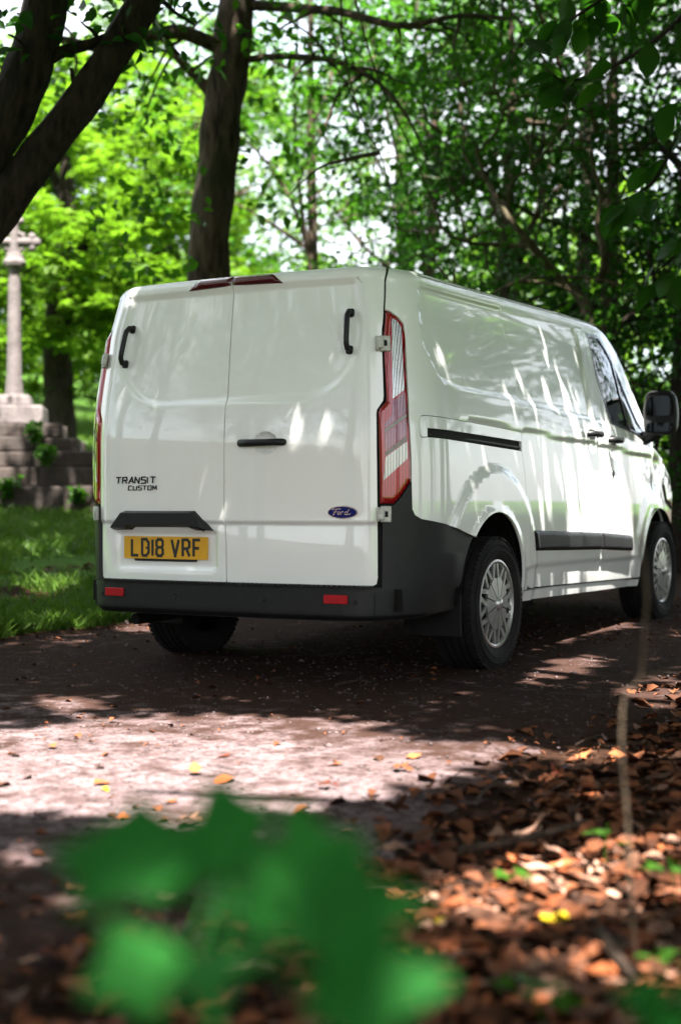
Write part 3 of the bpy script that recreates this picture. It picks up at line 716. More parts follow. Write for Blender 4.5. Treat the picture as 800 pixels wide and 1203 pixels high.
# ------------------------------------------------------------------ ground, path
def graded(lo, hi, fine_lo, fine_hi, fs, grow=1.22):
    a = list(np.arange(fine_lo, fine_hi+1e-6, fs)); s = fs
    while a[-1] < hi: s *= grow; a.append(a[-1]+s)
    s = fs
    while a[0] > lo: s *= grow; a.insert(0, a[0]-s)
    return np.array(a)
def gridmesh(name, xs, ys, zf):
    X, Y = np.meshgrid(xs, ys); Z = zf(X, Y); n = len(xs); m = len(ys)
    V = np.c_[X.ravel(), Y.ravel(), Z.ravel()]; i, j = np.meshgrid(np.arange(m-1), np.arange(n-1), indexing='ij')
    a = (i*n+j).ravel(); F = np.c_[a, a+1, a+n+1, a+n]; me = mesh_np(name, V, F)
    me.polygons.foreach_set('use_smooth', np.ones(len(me.polygons), dtype=bool)); return me
def ground_mat():
    m, n, b, o = nodes('woodland_ground')
    co = N(n, 'TexCoord').outputs['Object']
    sep = N(n, 'SeparateXYZ'); n.links.new(co, sep.inputs[0])
    big = noise(n, .45, 5., .6, co); fine = noise(n, 18., 6., .65, co); mid = noise(n, 3.2, 5., .6, co)
    soil = ramp(n, fine.outputs[0], [(.25, (.009, .0044, .0027)), (.55, (.024, .0115, .0068)), (.80, (.055, .029, .018))])
    grass = ramp(n, mid.outputs[0], [(.25, (.022, .050, .010)), (.75, (.060, .125, .020))])
    # lawn on the bank: x below about -2.6, ragged edge, and beyond the trees
    m1 = N(n, 'Math', operation='MULTIPLY_ADD'); n.links.new(sep.outputs[0], m1.inputs[0]); m1.inputs[1].default_value = -.55; m1.inputs[2].default_value = -2.75
    ad = N(n, 'Math', operation='MULTIPLY_ADD'); n.links.new(mid.outputs[0], ad.inputs[0]); ad.inputs[1].default_value = 2.2; n.links.new(m1.outputs[0], ad.inputs[2])
    f1 = ramp(n, ad.outputs[0], [(.45, 0.), (.95, 1.)])
    m3 = N(n, 'MapRange'); n.links.new(sep.outputs[0], m3.inputs[0]); m3.inputs[1].default_value = 4.6; m3.inputs[2].default_value = 6.5
    m4 = N(n, 'MapRange'); n.links.new(sep.outputs[1], m4.inputs[0]); m4.inputs[1].default_value = -6.5; m4.inputs[2].default_value = -3.5
    mq = N(n, 'Math', operation='MULTIPLY'); n.links.new(f1.outputs[0], mq.inputs[0]); n.links.new(m4.outputs[0], mq.inputs[1]); f1 = mq
    m2 = N(n, 'MapRange'); n.links.new(sep.outputs[1], m2.inputs[0]); m2.inputs[1].default_value = 16.; m2.inputs[2].default_value = 24.
    mx = N(n, 'Math', operation='MAXIMUM'); n.links.new(f1.outputs[0], mx.inputs[0]); n.links.new(m2.outputs[0], mx.inputs[1])
    mx3 = N(n, 'Math', operation='MAXIMUM'); n.links.new(mx.outputs[0], mx3.inputs[0]); n.links.new(m3.outputs[0], mx3.inputs[1]); mx = mx3
    n.links.new(mixc(n, mx.outputs[0], soil.outputs[0], grass.outputs[0]), b.inputs['Base Color'])
    b.inputs['Roughness'].default_value = .95; b.inputs['Specular IOR Level'].default_value = .04
    bump(n, b, fine.outputs[0], .8, .03); return m
def path_mat():
    m, n, b, o = nodes('gravel_path')
    co = N(n, 'TexCoord').outputs['Object']
    fine = noise(n, 70., 5., .7, co); mid = noise(n, 7., 6., .6, co); big = noise(n, .8, 4., .6, co)
    vo = N(n, 'TexVoronoi'); vo.inputs['Scale'].default_value = 90.; n.links.new(co, vo.inputs['Vector'])
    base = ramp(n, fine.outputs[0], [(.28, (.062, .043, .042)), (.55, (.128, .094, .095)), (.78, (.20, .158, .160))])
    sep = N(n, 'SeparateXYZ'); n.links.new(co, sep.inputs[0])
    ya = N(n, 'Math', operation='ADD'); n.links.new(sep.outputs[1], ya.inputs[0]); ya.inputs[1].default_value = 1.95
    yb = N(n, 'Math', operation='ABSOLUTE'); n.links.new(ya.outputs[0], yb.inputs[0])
    y_shade = N(n, 'MapRange'); n.links.new(yb.outputs[0], y_shade.inputs[0]); y_shade.inputs[1].default_value = .45; y_shade.inputs[2].default_value = 1.5; y_shade.inputs[3].default_value = 0.; y_shade.inputs[4].default_value = .26  # more dirt outside the sunlit band: canopy shade put into the path colour
    ms = N(n, 'Math', operation='ADD'); n.links.new(mid.outputs[0], ms.inputs[0]); n.links.new(y_shade.outputs[0], ms.inputs[1])
    dirt_shade = ramp(n, ms.outputs[0], [(.46, 0.), (.70, .90)])
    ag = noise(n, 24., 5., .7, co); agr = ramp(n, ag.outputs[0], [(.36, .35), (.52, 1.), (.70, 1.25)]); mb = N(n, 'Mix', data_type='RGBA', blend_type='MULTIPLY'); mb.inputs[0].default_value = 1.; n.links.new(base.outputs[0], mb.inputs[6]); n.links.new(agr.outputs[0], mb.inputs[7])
    c = mixc(n, dirt_shade.outputs[0], mb.outputs[2], (.021, .0092, .0054))
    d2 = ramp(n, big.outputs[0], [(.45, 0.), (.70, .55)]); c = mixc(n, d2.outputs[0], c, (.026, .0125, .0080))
    n.links.new(c, b.inputs['Base Color']); b.inputs['Roughness'].default_value = .95; b.inputs['Specular IOR Level'].default_value = .05
    ad = N(n, 'Math', operation='ADD'); n.links.new(fine.outputs[0], ad.inputs[0]); n.links.new(vo.outputs[0], ad.inputs[1])
    bump(n, b, ad.outputs[0], .55, .012); return m
gx = graded(-320, 320, -7, 7, .14); gy = graded(-320, 420, -7, 12, .14)
ground = tag(link('ground', gridmesh('ground', gx, gy, TZ), None, ground_mat()), kind='structure')
py_ = np.concatenate([np.arange(-7, 7, .06), np.arange(7, 60, .5)]); pu = np.linspace(0, 1, 91)
U_, Y_ = np.meshgrid(pu, py_)
le = -2.45-.45*(vnoise(Y_*.7, Y_*0, 11)-.5)-.25*(vnoise(Y_*2.3, Y_*0, 12)-.5); re_ = 2.35+.55*(vnoise(Y_*.8, Y_*0, 13)-.5)+.3*(vnoise(Y_*2.7, Y_*0, 14)-.5)
X_ = le+(re_-le)*U_; e_ = np.minimum(U_, 1-U_)*4.5
Z_ = TZ(X_, Y_)+.017-.055*sst(.55, 0, e_)*(.5+vnoise(X_*5, Y_*5, 15))-.02*(1-sst(.3, .9, e_))*(vnoise(X_*14, Y_*14, 16)-.3)
n_ = len(pu); V = np.c_[X_.ravel(), Y_.ravel(), Z_.ravel()]; i, j = np.meshgrid(np.arange(len(py_)-1), np.arange(n_-1), indexing='ij'); a = (i*n_+j).ravel()
pm = mesh_np('path', V, np.c_[a, a+1, a+n_+1, a+n_]); pm.polygons.foreach_set('use_smooth', np.ones(len(pm.polygons), dtype=bool))
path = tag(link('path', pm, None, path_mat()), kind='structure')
def surf_z(x, y): return TZ(x, y)+np.where((np.asarray(x) > -2.4) & (np.asarray(x) < 2.0), .018, .006)

# ------------------------------------------------------------------ leaf clouds
def leaf_cloud(P, size, rng, asp=.55, up=.55, droop=.25, fold=.12, kind='rhomb', dirs=None, curl=0.):
    n = len(P); size = np.broadcast_to(size, (n,))
    nrm = unit(rng.normal(0, 1, (n, 3))*(1-up)+np.array([0, 0, 1.])*up+1e-3)
    t = rng.normal(0, 1, (n, 3)); t[:, 2] -= droop*2
    if dirs is not None: t = t*.5+dirs
    t = unit(t-nrm*np.sum(t*nrm, 1, keepdims=True)); w = np.cross(nrm, t)
    if kind == 'rhomb': sh = [(0, 0, 0), (.5*asp, .42, fold), (0, 1, -.08-curl), (-.5*asp, .42, fold)]; fc = [(0, 1, 2), (0, 2, 3)]
    elif kind == 'oval': sh = [(0, 0, 0), (.36*asp, .2, fold), (.5*asp, .52, fold), (0, 1, -.1-curl), (-.5*asp, .52, fold), (-.36*asp, .2, fold)]; fc = [(0, 1, 3), (1, 2, 3), (0, 3, 5), (5, 3, 4)]
    elif kind == 'palm':                                              # palmate: five leaflets
        sh = []; fc = []
        for k, (ang, l) in enumerate(((-1.5, .6), (-.75, .88), (0, 1.), (.75, .88), (1.5, .6))):
            c, s_ = cos(ang), sin(ang); b = len(sh)
            for (x, y, z) in ((0, .03, 0), (.17*l, .62*l, .02), (0, l, -.16*l), (-.17*l, .62*l, .02)): sh.append((x*c+y*s_, -x*s_+y*c, z-.05*abs(ang)))
            fc += [(b, b+1, b+2), (b, b+2, b+3)]
    sh = np.array(sh); fc = np.array(fc)
    V = P[:, None, :]+size[:, None, None]*(sh[None, :, 0, None]*w[:, None, :]+sh[None, :, 1, None]*t[:, None, :]+sh[None, :, 2, None]*nrm[:, None, :])
    F = (np.arange(n)*len(sh))[:, None, None]+fc[None]
    rnd = np.repeat(rng.random(n), len(fc))
    return V.reshape(-1, 3), F.reshape(-1, 3), rnd
def leaf_mesh(name, V, F, rnd):
    me = mesh_np(name, V, F); at_ = me.attributes.new('rnd', 'FLOAT', 'FACE')
    if len(rnd) == len(me.polygons): at_.data.foreach_set('value', np.asarray(rnd, np.float32))
    return me

LM = {}
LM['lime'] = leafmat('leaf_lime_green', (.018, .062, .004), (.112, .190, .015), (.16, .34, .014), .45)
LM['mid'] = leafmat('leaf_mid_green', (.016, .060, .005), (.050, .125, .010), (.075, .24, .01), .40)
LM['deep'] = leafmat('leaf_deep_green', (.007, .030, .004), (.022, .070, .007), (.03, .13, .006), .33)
LM['canopy'] = leafmat('leaf_canopy_green', (.028, .080, .010), (.065, .14, .018), (.11, .27, .02), .45)
LM['fg'] = leafmat('leaf_sapling_green', (.007, .078, .011), (.026, .175, .024), (.030, .30, .026), .45, rough=.7, scale=9.)
LM['grass'] = leafmat('grass_blade_green', (.022, .055, .007), (.070, .125, .017), (.09, .20, .015), .35, scale=.9)
BARK = {'dark': bark('bark_dark', (.004, .0028, .002), (.030, .021, .014), 12.), 'grey': bark('bark_grey', (.009, .006, .004), (.075, .051, .034), 10., (.026, .026, .012)), 'pale': bark('bark_pale', (.028, .020, .011), (.10, .080, .048), 9., (.045, .050, .022))}

# ------------------------------------------------------------------ trees
def wobble(P, amp, rng):
    P = np.array(P, float); 
    P[1:-1] += rng.normal(0, amp, P[1:-1].shape); return P
def spline(P, k=5):
    P = np.asarray(P, float); O = []
    for i in range(len(P)-1):
        p0 = P[max(i-1, 0)]; p1 = P[i]; p2 = P[i+1]; p3 = P[min(i+2, len(P)-1)]
        for t in np.linspace(0, 1, k, endpoint=False):
            O.append(.5*((2*p1)+(-p0+p2)*t+(2*p0-5*p1+4*p2-p3)*t*t+(-p0+3*p1-3*p2+p3)*t**3))
    O.append(P[-1]); return np.array(O)
def limb_path(a, b, sag, rng, n=5, amp=.08):
    a = np.asarray(a, float); b = np.asarray(b, float); t = np.linspace(0, 1, n)[:, None]; L = np.linalg.norm(b-a)
    P = a+(b-a)*t+np.array([0, 0, 1.])*(sag*L*4*t*(1-t)); return spline(wobble(P, amp*L*.35, rng), 4)
def clumps(centres, rad, per, rng, flat=.55, shell=.55):
    """points in a set of flattened, hollow-ish clumps"""
    out = []
    for c, r in zip(centres, np.broadcast_to(rad, (len(centres),))):
        k = int(per*r*r/.5); d = unit(rng.normal(0, 1, (k, 3))); rr = r*(shell+(1-shell)*rng.random(k))**.7*rng.uniform(.55, 1.12, k)
        p = d*rr[:, None]; p[:, 2] *= flat; p[:, 2] -= .12*np.hypot(p[:, 0], p[:, 1])
        out.append(np.asarray(c)+p)
    return np.vstack(out)
def tree(name, label, base, trunk, trunk_r, limbs, centres, rad, per, leaf, size, barkm, rng, kind='rhomb', group=None, flat=.55, keep=None, twig=True, up=.5, asp=.6):
    """trunk: polyline; limbs: list of (polyline, r0, r1)"""
    base = np.asarray(base, float); root = thing(name, label, 'tree', base, group)
    tk = spline(np.asarray(trunk, float)-base, 6); rr = np.interp(np.linspace(0, 1, len(tk)), np.linspace(0, 1, len(trunk_r)), trunk_r)
    MB().tube(tk, rr, 14, wob=.10, seed=rng.random()*6).build('trunk', barkm, root, 60)
    for P, r0, r1 in limbs:
        P = np.asarray(P, float)-base; MB().tube(P, np.linspace(r0, r1, len(P)), 8, wob=.08, seed=rng.random()*6).build('limb', barkm, root, 60)
    if centres is not None and len(centres):
        C_ = np.asarray(centres, float); P = clumps(C_, rad, per, rng, flat)
        if keep is not None: P = P[keep(P)]
        sz = size*rng.uniform(.65, 1.25, len(P))
        V, F, r_ = leaf_cloud(P-base, sz, rng, kind=kind, up=up, asp=asp)
        tag(link('crown', leaf_mesh('crown', V, F, r_), root, leaf), kind='stuff')
        if twig and limbs:
            tw = MB(); ends = np.vstack([np.asarray(P_, float)[len(P_)//3:] for P_, _, _ in limbs]+[np.asarray(trunk, float)[-2:]])
            for c in C_[::1]:
                s_ = ends[np.argmin(np.linalg.norm(ends-c, axis=1)+rng.random(len(ends))*.4)]
                if np.linalg.norm(s_-c) > 1.25: continue
                tw.tube(limb_path(s_-base, c-base, .05, rng, 4, .10), np.linspace(.022, .006, 13), 4, cap=False)
            if tw.n: tag(tw.build('twigs', barkm, root), kind='stuff')
    return root
def ellip(c, r, n, rng, inner=.45):
    d = unit(rng.normal(0, 1, (n, 3))); return np.asarray(c)+d*(inner+(1-inner)*rng.random((n, 1))**.6)*np.asarray(r)

# --- the big tree over the van: stands out of view to the right; its broken canopy throws the dapples
rng = np.random.default_rng(21)
def gpoly(P): return np.array([gpix(x, y)[:2] for x, y in P])
Z_BAND = gpoly([(-90, 868), (130, 846), (300, 840), (440, 848), (480, 862), (610, 880), (600, 900), (500, 935), (430, 972), (250, 985), (0, 966), (-90, 958)])
Z_LITT = gpoly([(430, 1075), (520, 1030), (560, 1010), (700, 990), (840, 985), (870, 1190), (600, 1170), (450, 1120)])
Z_PATCH = [gpoly(p) for p in ([(640, 925), (700, 915), (720, 935), (660, 945)], [(640, 745), (720, 725), (740, 740), (660, 760)], [(690, 715), (760, 700), (770, 715), (700, 730)], [(470, 1165), (550, 1150), (560, 1190), (480, 1200)], [(690, 822), (830, 800), (840, 836), (740, 838)], [(600, 884), (720, 876), (830, 880), (830, 900), (640, 905)], [(30, 832), (120, 822), (160, 836), (60, 846)], [(20, 684), (100, 678), (110, 700), (30, 704)], [(-20, 1005), (60, 1000), (70, 1030), (-20, 1035)], [(300, 1150), (370, 1140), (380, 1185), (310, 1190)], [(480, 985), (560, 975), (570, 1000), (490, 1010)], [(430, 1060), (520, 1050), (530, 1085), (440, 1095)], [(60, 1050), (150, 1040), (150, 1070), (70, 1080)], [(600, 800), (690, 770), (720, 780), (620, 815)], [(130, 735), (190, 730), (200, 745), (140, 748)])]
def to_ground(P): return P[:, :2]-SUN[:2]*((P[:, 2]+.04)/SUN[2])[:, None]
def lit_fraction(G, infl=.05):
    """how open the canopy is over a ground point (0 closed, 1 open)"""
    x, y = G[:, 0], G[:, 1]
    wob = .16*(vnoise(x*3, y*3, 31)-.5)+.10*(vnoise(x*8, y*8, 32)-.5)
    f = np.zeros(len(G))
    def zone(P, amt, soft=.10):
        s_ = np.where(inside(x, y, P), 1, -1)*pdist(x, y, P)+wob; return amt*sst(-soft, soft, s_)
    f = np.maximum(f, zone(Z_BAND, 1.))
    f = np.maximum(f, zone(Z_LITT, 1., .15)*np.where(vnoise(x*3.2, y*3.2, 33) > .24, 1., .0))
    for P in Z_PATCH: f = np.maximum(f, zone(P, 1., .05))
    # streaks along the van's flank (rays that meet the side before the ground)
    for yc, zc, ry, rz_ in VAN_DAPPLE:
        gx_, gy_ = .975-SUN[0]/SUN[2]*zc, yc-SUN[1]/SUN[2]*zc
        f = np.maximum(f, (np.hypot((x-gx_)/(rz_*SUN[0]/SUN[2]+infl), (y-gy_)/(ry+infl)) < 1)*1.)
    for xc, zc, rr in REAR_DAPPLE:
        gx_, gy_ = xc-SUN[0]/SUN[2]*zc, .08-SUN[1]/SUN[2]*zc
        f = np.maximum(f, (np.hypot(x-gx_, y-gy_) < rr+infl*.7)*1.)
    for xc, yc, zc, rr in SAP_DAPPLE:
        f = np.maximum(f, (np.hypot(x-(xc-SUN[0]/SUN[2]*zc), y-(yc-SUN[1]/SUN[2]*zc)) < rr)*1.)
    return f
rd_ = np.random.default_rng(5)
VAN_DAPPLE = [(float(rd_.normal(2.1, .36)), float(rd_.uniform(.45, 1.25)), float(rd_.uniform(.012, .030)), float(rd_.uniform(.04, .22))) for _ in range(34)]+[(float(rd_.uniform(.5, 3.4)), float(rd_.uniform(.5, 1.75)), .018, .07) for _ in range(10)]
REAR_DAPPLE = [(-.59, 1.50, .016), (.12, 1.42, .02), (.50, 1.24, .026), (.50, 1.40, .012), (.62, 1.60, .014), (-.35, 1.66, .008), (.30, 1.08, .008)]
SAP_DAPPLE = [(*[float(q) for q in at(x, y, d)], r) for x, y, d, r in ((300, 960, 1.04, .05),)]
def canopy_keep(P):
    G = to_ground(P); f = lit_fraction(G)
    return rng.random(len(P)) >= f
BT = np.array([7.2, -3.4, float(TZ(7.2, -3.4))])
tr_ = [BT+[0, 0, -.2], BT+[-.05, .1, 1.5], BT+[-.2, .15, 3.2], BT+[-.5, .3, 5.2], BT+[-.9, .5, 7.4]]
lim = []; cen = []
LE = [(-1.5, 1.0, 6.6), (1.0, 2.8, 7.0), (3.2, 4.0, 7.3), (-2.5, -2.5, 6.8), (1.0, -1.2, 7.2), (3.0, -4.8, 6.9), (5.5, -8.0, 6.9), (7.5, .8, 7.0), (1.0, -8.5, 6.8), (4.2, 1.0, 7.6), (-.5, 4.6, 7.4), (2.5, 6.6, 7.3), (-3.0, 3.8, 7.2)]
for k, e in enumerate(LE):
    s_ = np.array(tr_[2])+(np.array(tr_[4])-np.array(tr_[2]))*(.15+.06*k); P = limb_path(s_, e, .06, rng, 6, .06); lim.append((P, .10, .02))
cx, cyy = np.meshgrid(np.arange(-4.6, 9.0, .62), np.arange(-12.6, 7.0, .62)); cx = cx.ravel()+rng.normal(0, .16, cx.size); cyy = cyy.ravel()+rng.normal(0, .16, cyy.size)
cz = 6.9+.9*(vnoise(cx*.5, cyy*.5, 41)-.5)+rng.normal(0, .16, cx.size)
CC = np.c_[cx, cyy, cz]; Gc = to_ground(CC)
okc = (np.hypot((cx-2.0)/6.4, (cyy+3.0)/9.4) < 1)
CC = CC[okc]
big = tree('beech_tree', 'tall tree beside the path, its leafy boughs spread above the van', BT, tr_, [.36, .30, .26, .20, .12], lim, CC, .62, 400, LM['canopy'], .135, BARK['dark'], rng, kind='oval', flat=.5, keep=canopy_keep, twig=False, up=.75, asp=.75)

# unseen boughs added close above the van to shade it: finer leaves, finer flecks of light
rlow = np.random.default_rng(23); lx, ly = np.meshgrid(np.arange(-1.3, 1.5, .36), np.arange(-.5, 5.6, .36)); hz_ = 4.7+rlow.normal(0, .18, lx.size)
LC = np.c_[lx.ravel()+rlow.normal(0, .06, lx.size)+SUN[0]/SUN[2]*hz_, ly.ravel()+rlow.normal(0, .06, lx.size)+SUN[1]/SUN[2]*hz_, hz_]
P = clumps(LC, .40, 260, rlow, .45); P = P[rlow.random(len(P)) >= lit_fraction(to_ground(P), .020)]
V, F, r_ = leaf_cloud(P-BT, .088*rlow.uniform(.7, 1.2, len(P)), rlow, kind='oval', up=.75, asp=.75)
tag(link('added_crown', leaf_mesh('added_crown', V, F, r_), big, LM['canopy']), kind='stuff')
for e in ((1.2, -2.0, 4.75), (1.6, .6, 4.8), (2.4, 2.6, 4.85)):
    MB().tube(limb_path(np.array(tr_[2])-BT, np.array(e)-BT, .05, rlow, 6, .05), np.linspace(.07, .012, 21), 8).build('limb', BARK['dark'], big, 60)

# --- an unseen tall tree added further along the path: its high crown keeps the thicket and the trunks in shade
rng = np.random.default_rng(22); B2 = np.array([5.6, 6.8, float(TZ(5.6, 6.8))])
tr2 = [B2+[0, 0, -.2], B2+[.05, .1, 2.5], B2+[-.1, .2, 5.2], B2+[-.4, .3, 8.0], B2+[-.8, .3, 10.]]
cx, cyy = np.meshgrid(np.arange(-7., 8., .85), np.arange(-1., 18., .85)); cx = cx.ravel()+rng.normal(0, .25, cx.size); cyy = cyy.ravel()+rng.normal(0, .25, cyy.size)
C2 = np.c_[cx, cyy, 9.8+1.4*(vnoise(cx*.4, cyy*.4, 43)-.5)]; Gc = to_ground(C2)
C2 = C2[(np.hypot((cx+.6)/5.8, (cyy-8.)/8.8) < 1) & (vnoise(cx*.55, cyy*.55, 44) > .22)]
lim = [(limb_path(np.array(tr2[2])+(np.array(tr2[4])-np.array(tr2[2]))*rng.uniform(.1, .9), C2[rng.integers(0, len(C2))]-[0, 0, .2], .06, rng, 6, .06), .11, .02) for _ in range(14)]
tree('beech_tree', 'unseen tall tree added by the path, its high crown shading the thicket', B2, tr2, [.34, .29, .26, .20, .10], lim, C2, .85, 165, LM['canopy'], .17, BARK['dark'], rng, kind='oval', flat=.5, keep=lambda P: rng.random(len(P)) >= lit_fraction(to_ground(P)), twig=False, up=.75, asp=.75)
# low branch of the same tree hanging into the top right corner, leaf by leaf
def lobed(scale=1., lobes=5, depth=.45, seed=0):
    """outline of a lobed leaf, base at the origin, tip along +y, unit length"""
    r_ = np.random.default_rng(seed); P = []
    angs = np.linspace(-2.35, 2.35, lobes)
    for i, a in enumerate(angs):
        L = (1. if abs(a) < .1 else .86 if abs(a) < 1.4 else .56)*(1+r_.normal(0, .04))
        c = np.array([0, .36])
        d = lambda q, rr: c+rr*np.array([sin(q), cos(q)])
        w = (angs[1]-angs[0])/2
        P += [d(a-w*.42, L*.50), d(a-w*.22, L*.56), d(a, L*.66), d(a+w*.22, L*.56), d(a+w*.42, L*.50)]
        if i < lobes-1: P.append(d(a+w, .66*.66*(1-depth)*L+.06))
    return np.array([(0, .04)]+P)*[1., 1.]
def flat_leaf(name, outline, fold=.10, curl=.12, seed=0, wave=.0):
    O = np.asarray(outline, float); r_ = np.random.default_rng(seed)
    Vv, T, _ = fill(resample(O, .5), (), .30) if False else (None, None, None)
    n = len(O); mid = np.array([0, .38]); V = [np.array([mid[0], mid[1], 0])]; F = []
    ring = [mid+(p-mid)*.55 for p in O]
    for P_ in (ring, O): V += [np.array([p[0], p[1], 0]) for p in P_]
    V = np.array(V)
    V[:, 2] = np.abs(V[:, 0])*fold-curl*(V[:, 1]-.3)**2-.35*curl*V[:, 0]**2+wave*np.sin(V[:, 0]*9+seed)*np.cos(V[:, 1]*7+seed*2)
    F = [(0, 1+(j+1) % n, 1+j) for j in range(n)]; Q = [(1+j, 1+(j+1) % n, 1+n+(j+1) % n, 1+n+j) for j in range(n)]
    F += [(a, b, c) for a, b, c, d in Q]+[(a, c, d) for a, b, c, d in Q]
    me = mesh_np(name, V, np.array(F)); at_ = me.attributes.new('rnd', 'FLOAT', 'FACE')
    at_.data.foreach_set('value', np.full(len(me.polygons), r_.random(), np.float32))
    me.polygons.foreach_set('use_smooth', np.ones(len(me.polygons), dtype=bool)); return me
oval_out = np.array([(0, 0)]+[(.30*sin(pi*t)**.75*(1.05-.25*t), t) for t in np.linspace(.06, .94, 8)]+[(0, 1)]+[(-.30*sin(pi*t)**.75*(1.05-.25*t), t) for t in np.linspace(.94, .06, 8)])
bough = [flat_leaf('leaf', oval_out*[1.15, 1], .14, .25, k) for k in range(4)]
for m_ in bough: m_.materials.append(LM['deep'] if m_ in bough[:3] else LM['mid'])
def orient(o, y, up):
    y = unit(y); z = unit(np.asarray(up, float)-y*np.dot(up, y)); x = np.cross(y, z); m = np.eye(4); m[:3, 0] = x; m[:3, 1] = y; m[:3, 2] = z; return m
def put_leaf(mesh, parent, pos, y, up, size, base=(0, 0, 0), name='leaf'):
    o = link(name, mesh, parent); m = orient(None, y, up); m[:3, :3] *= size; m[:3, 3] = np.asarray(pos, float)-np.asarray(base, float)
    o.matrix_local = Matrix(m.tolist()); return o
rb = np.random.default_rng(77)
hang = [[(905, -150, 4.6), (850, -40, 4.7), (790, 30, 4.9), (725, 75, 5.1), (668, 95, 5.3), (640, 80, 5.4)], [(880, -90, 4.6), (840, 70, 4.8), (800, 150, 5.0), (765, 215, 5.2), (720, 240, 5.3)], [(830, -120, 5.0), (760, -40, 5.2), (690, 10, 5.4), (640, 40, 5.5)], [(900, 60, 4.5), (850, 200, 4.6), (810, 280, 4.8), (770, 320, 5.0)]]
for hp in hang:
    P = spline(np.array([at(*p) for p in hp]), 6)
    br = MB().tube(P-BT, np.linspace(.014, .003, len(P)), 6).build('hanging_branch', BARK['dark'], big, 60)
    # the branch reaches back up to a bough out of view
    for k in range(34):
        i = rb.integers(2, len(P)-1); t = unit(P[i]-P[i-1]); sid = unit(np.cross(t, [0, 0, 1.]))*rb.choice([-1, 1])
        y = unit(t*.5+sid*rb.uniform(.4, 1)+np.array([0, 0, -rb.uniform(.1, .8)])+rb.normal(0, .25, 3))
        put_leaf(bough[rb.integers(0, 4)], br, P[i]-BT+rb.normal(0, .03, 3)+y*.02, y, np.array([0, 0, 1.])+rb.normal(0, .35, 3), rb.uniform(.085, .145))

# --- tree with the dark forked stems at the left
rng = np.random.default_rng(31)
b_ = at(-75, 600, 9.2); b_[2] = TZ(b_[0], b_[1])-.1
stems = [([(-66, 340), (-12, 262), (45, 185), (112, 95), (176, -10), (215, -110)], .150, .10), ([(-66, 340), (-24, 200), (18, 115), (44, 50), (62, -60), (70, -140)], .185, .12), ([(-70, 345), (-66, 120), (-60, -60)], .15, .1), ([(30, 85), (70, 62), (110, 50), (150, 30), (190, -10)], .05, .02), ([(60, 165), (80, 160), (88, 120), (84, 80)], .03, .012)]
lim = [(spline(np.array([at(x, y, 9.2) for x, y in P]), 6), r0, r1) for P, r0, r1 in stems]
cen = np.vstack([ellip(at(40, -330, 9.2), (2.2, 2.2, 1.2), 60, rng), np.array([at(x, y, 8.8+rng.random()) for x, y in ((20, 15), (150, 40), (200, 10), (-40, 60), (120, 0), (230, 30), (10, 40), (60, 0), (95, 25), (180, 30), (210, -10), (130, 60), (0, 110))])])
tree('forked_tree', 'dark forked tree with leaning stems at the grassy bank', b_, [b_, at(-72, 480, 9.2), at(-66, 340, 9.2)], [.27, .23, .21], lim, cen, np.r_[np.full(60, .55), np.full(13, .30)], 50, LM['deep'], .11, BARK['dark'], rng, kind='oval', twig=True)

# --- straight grey trunk behind the van
rng = np.random.default_rng(32); dM = 14.
b_ = at(242, 600, dM); b_[2] = TZ(b_[0], b_[1])-.1
tk = [b_, at(243, 480, dM), at(245, 320, dM), at(252, 220, dM), at(262, 130, dM), at(272, 60, dM), at(282, -30, dM), at(290, -180, dM)]
lb = [([(270, 62, 14.), (215, 38, 13.8), (165, 44, 13.6), (120, 55, 13.4), (80, 48, 13.2), (30, 35, 13.)], .085, .03), ([(278, 5, 14.), (330, 8, 13.8), (400, 14, 13.4), (470, 30, 13.), (540, 18, 12.8), (600, 22, 12.6)], .060, .012), ([(276, 72, 14.), (330, 66, 13.8), (395, 72, 13.4), (445, 98, 13.2), (480, 140, 13.), (503, 190, 12.9)], .040, .008), ([(262, 128, 14.), (235, 95, 14.), (205, 62, 13.9), (180, 20, 13.8), (170, -40, 13.8)], .055, .03), ([(400, -20, 12.), (404, 60, 12.), (425, 140, 12.), (450, 190, 12.), (465, 262, 12.)], .010, .004), ([(413, -20, 12.), (440, 80, 12.), (490, 190, 12.), (522, 272, 12.)], .010, .004), ([(620, -20, 11.), (650, 60, 11.), (668, 110, 11.), (664, 150, 11.)], .010, .004)]
lim = [(spline(np.array([at(*p) for p in P]), 5), r0, r1) for P, r0, r1 in lb]
pts = [(30, 60), (85, 110), (140, 140), (60, 30), (160, 95), (215, 75), (320, 60), (360, 40), (400, 90), (460, 45), (510, 75), (560, 60), (600, 35), (240, 60), (180, 130), (150, 205), (205, 250), (330, 105), (372, 160), (120, 95), (195, 15), (330, 25), (430, 55), (480, 100), (120, 300), (165, 320), (210, 180), (60, 80), (100, 20), (540, 40), (380, 20), (200, 300), (300, 170), (90, 150), (150, 60), (250, 20), (225, 330), (340, 230), (420, 120), (130, 250)]
cen = np.vstack([[at(x+rng.normal(0, 8), y+rng.normal(0, 8), 12.5+rng.random()*2) for x, y in pts], ellip(at(300, -420, dM), (3.6, 3.6, 1.8), 90, rng)])
tree('grey_trunk_tree', 'tree with a straight thick grey trunk rising behind the van roof', b_, tk, [.26, .24, .205, .20, .195, .19, .18, .16], lim, cen, np.r_[np.full(len(pts), .42), np.full(90, .7)], 55, LM['mid'], .115, BARK['grey'], rng, kind='oval', flat=.6)

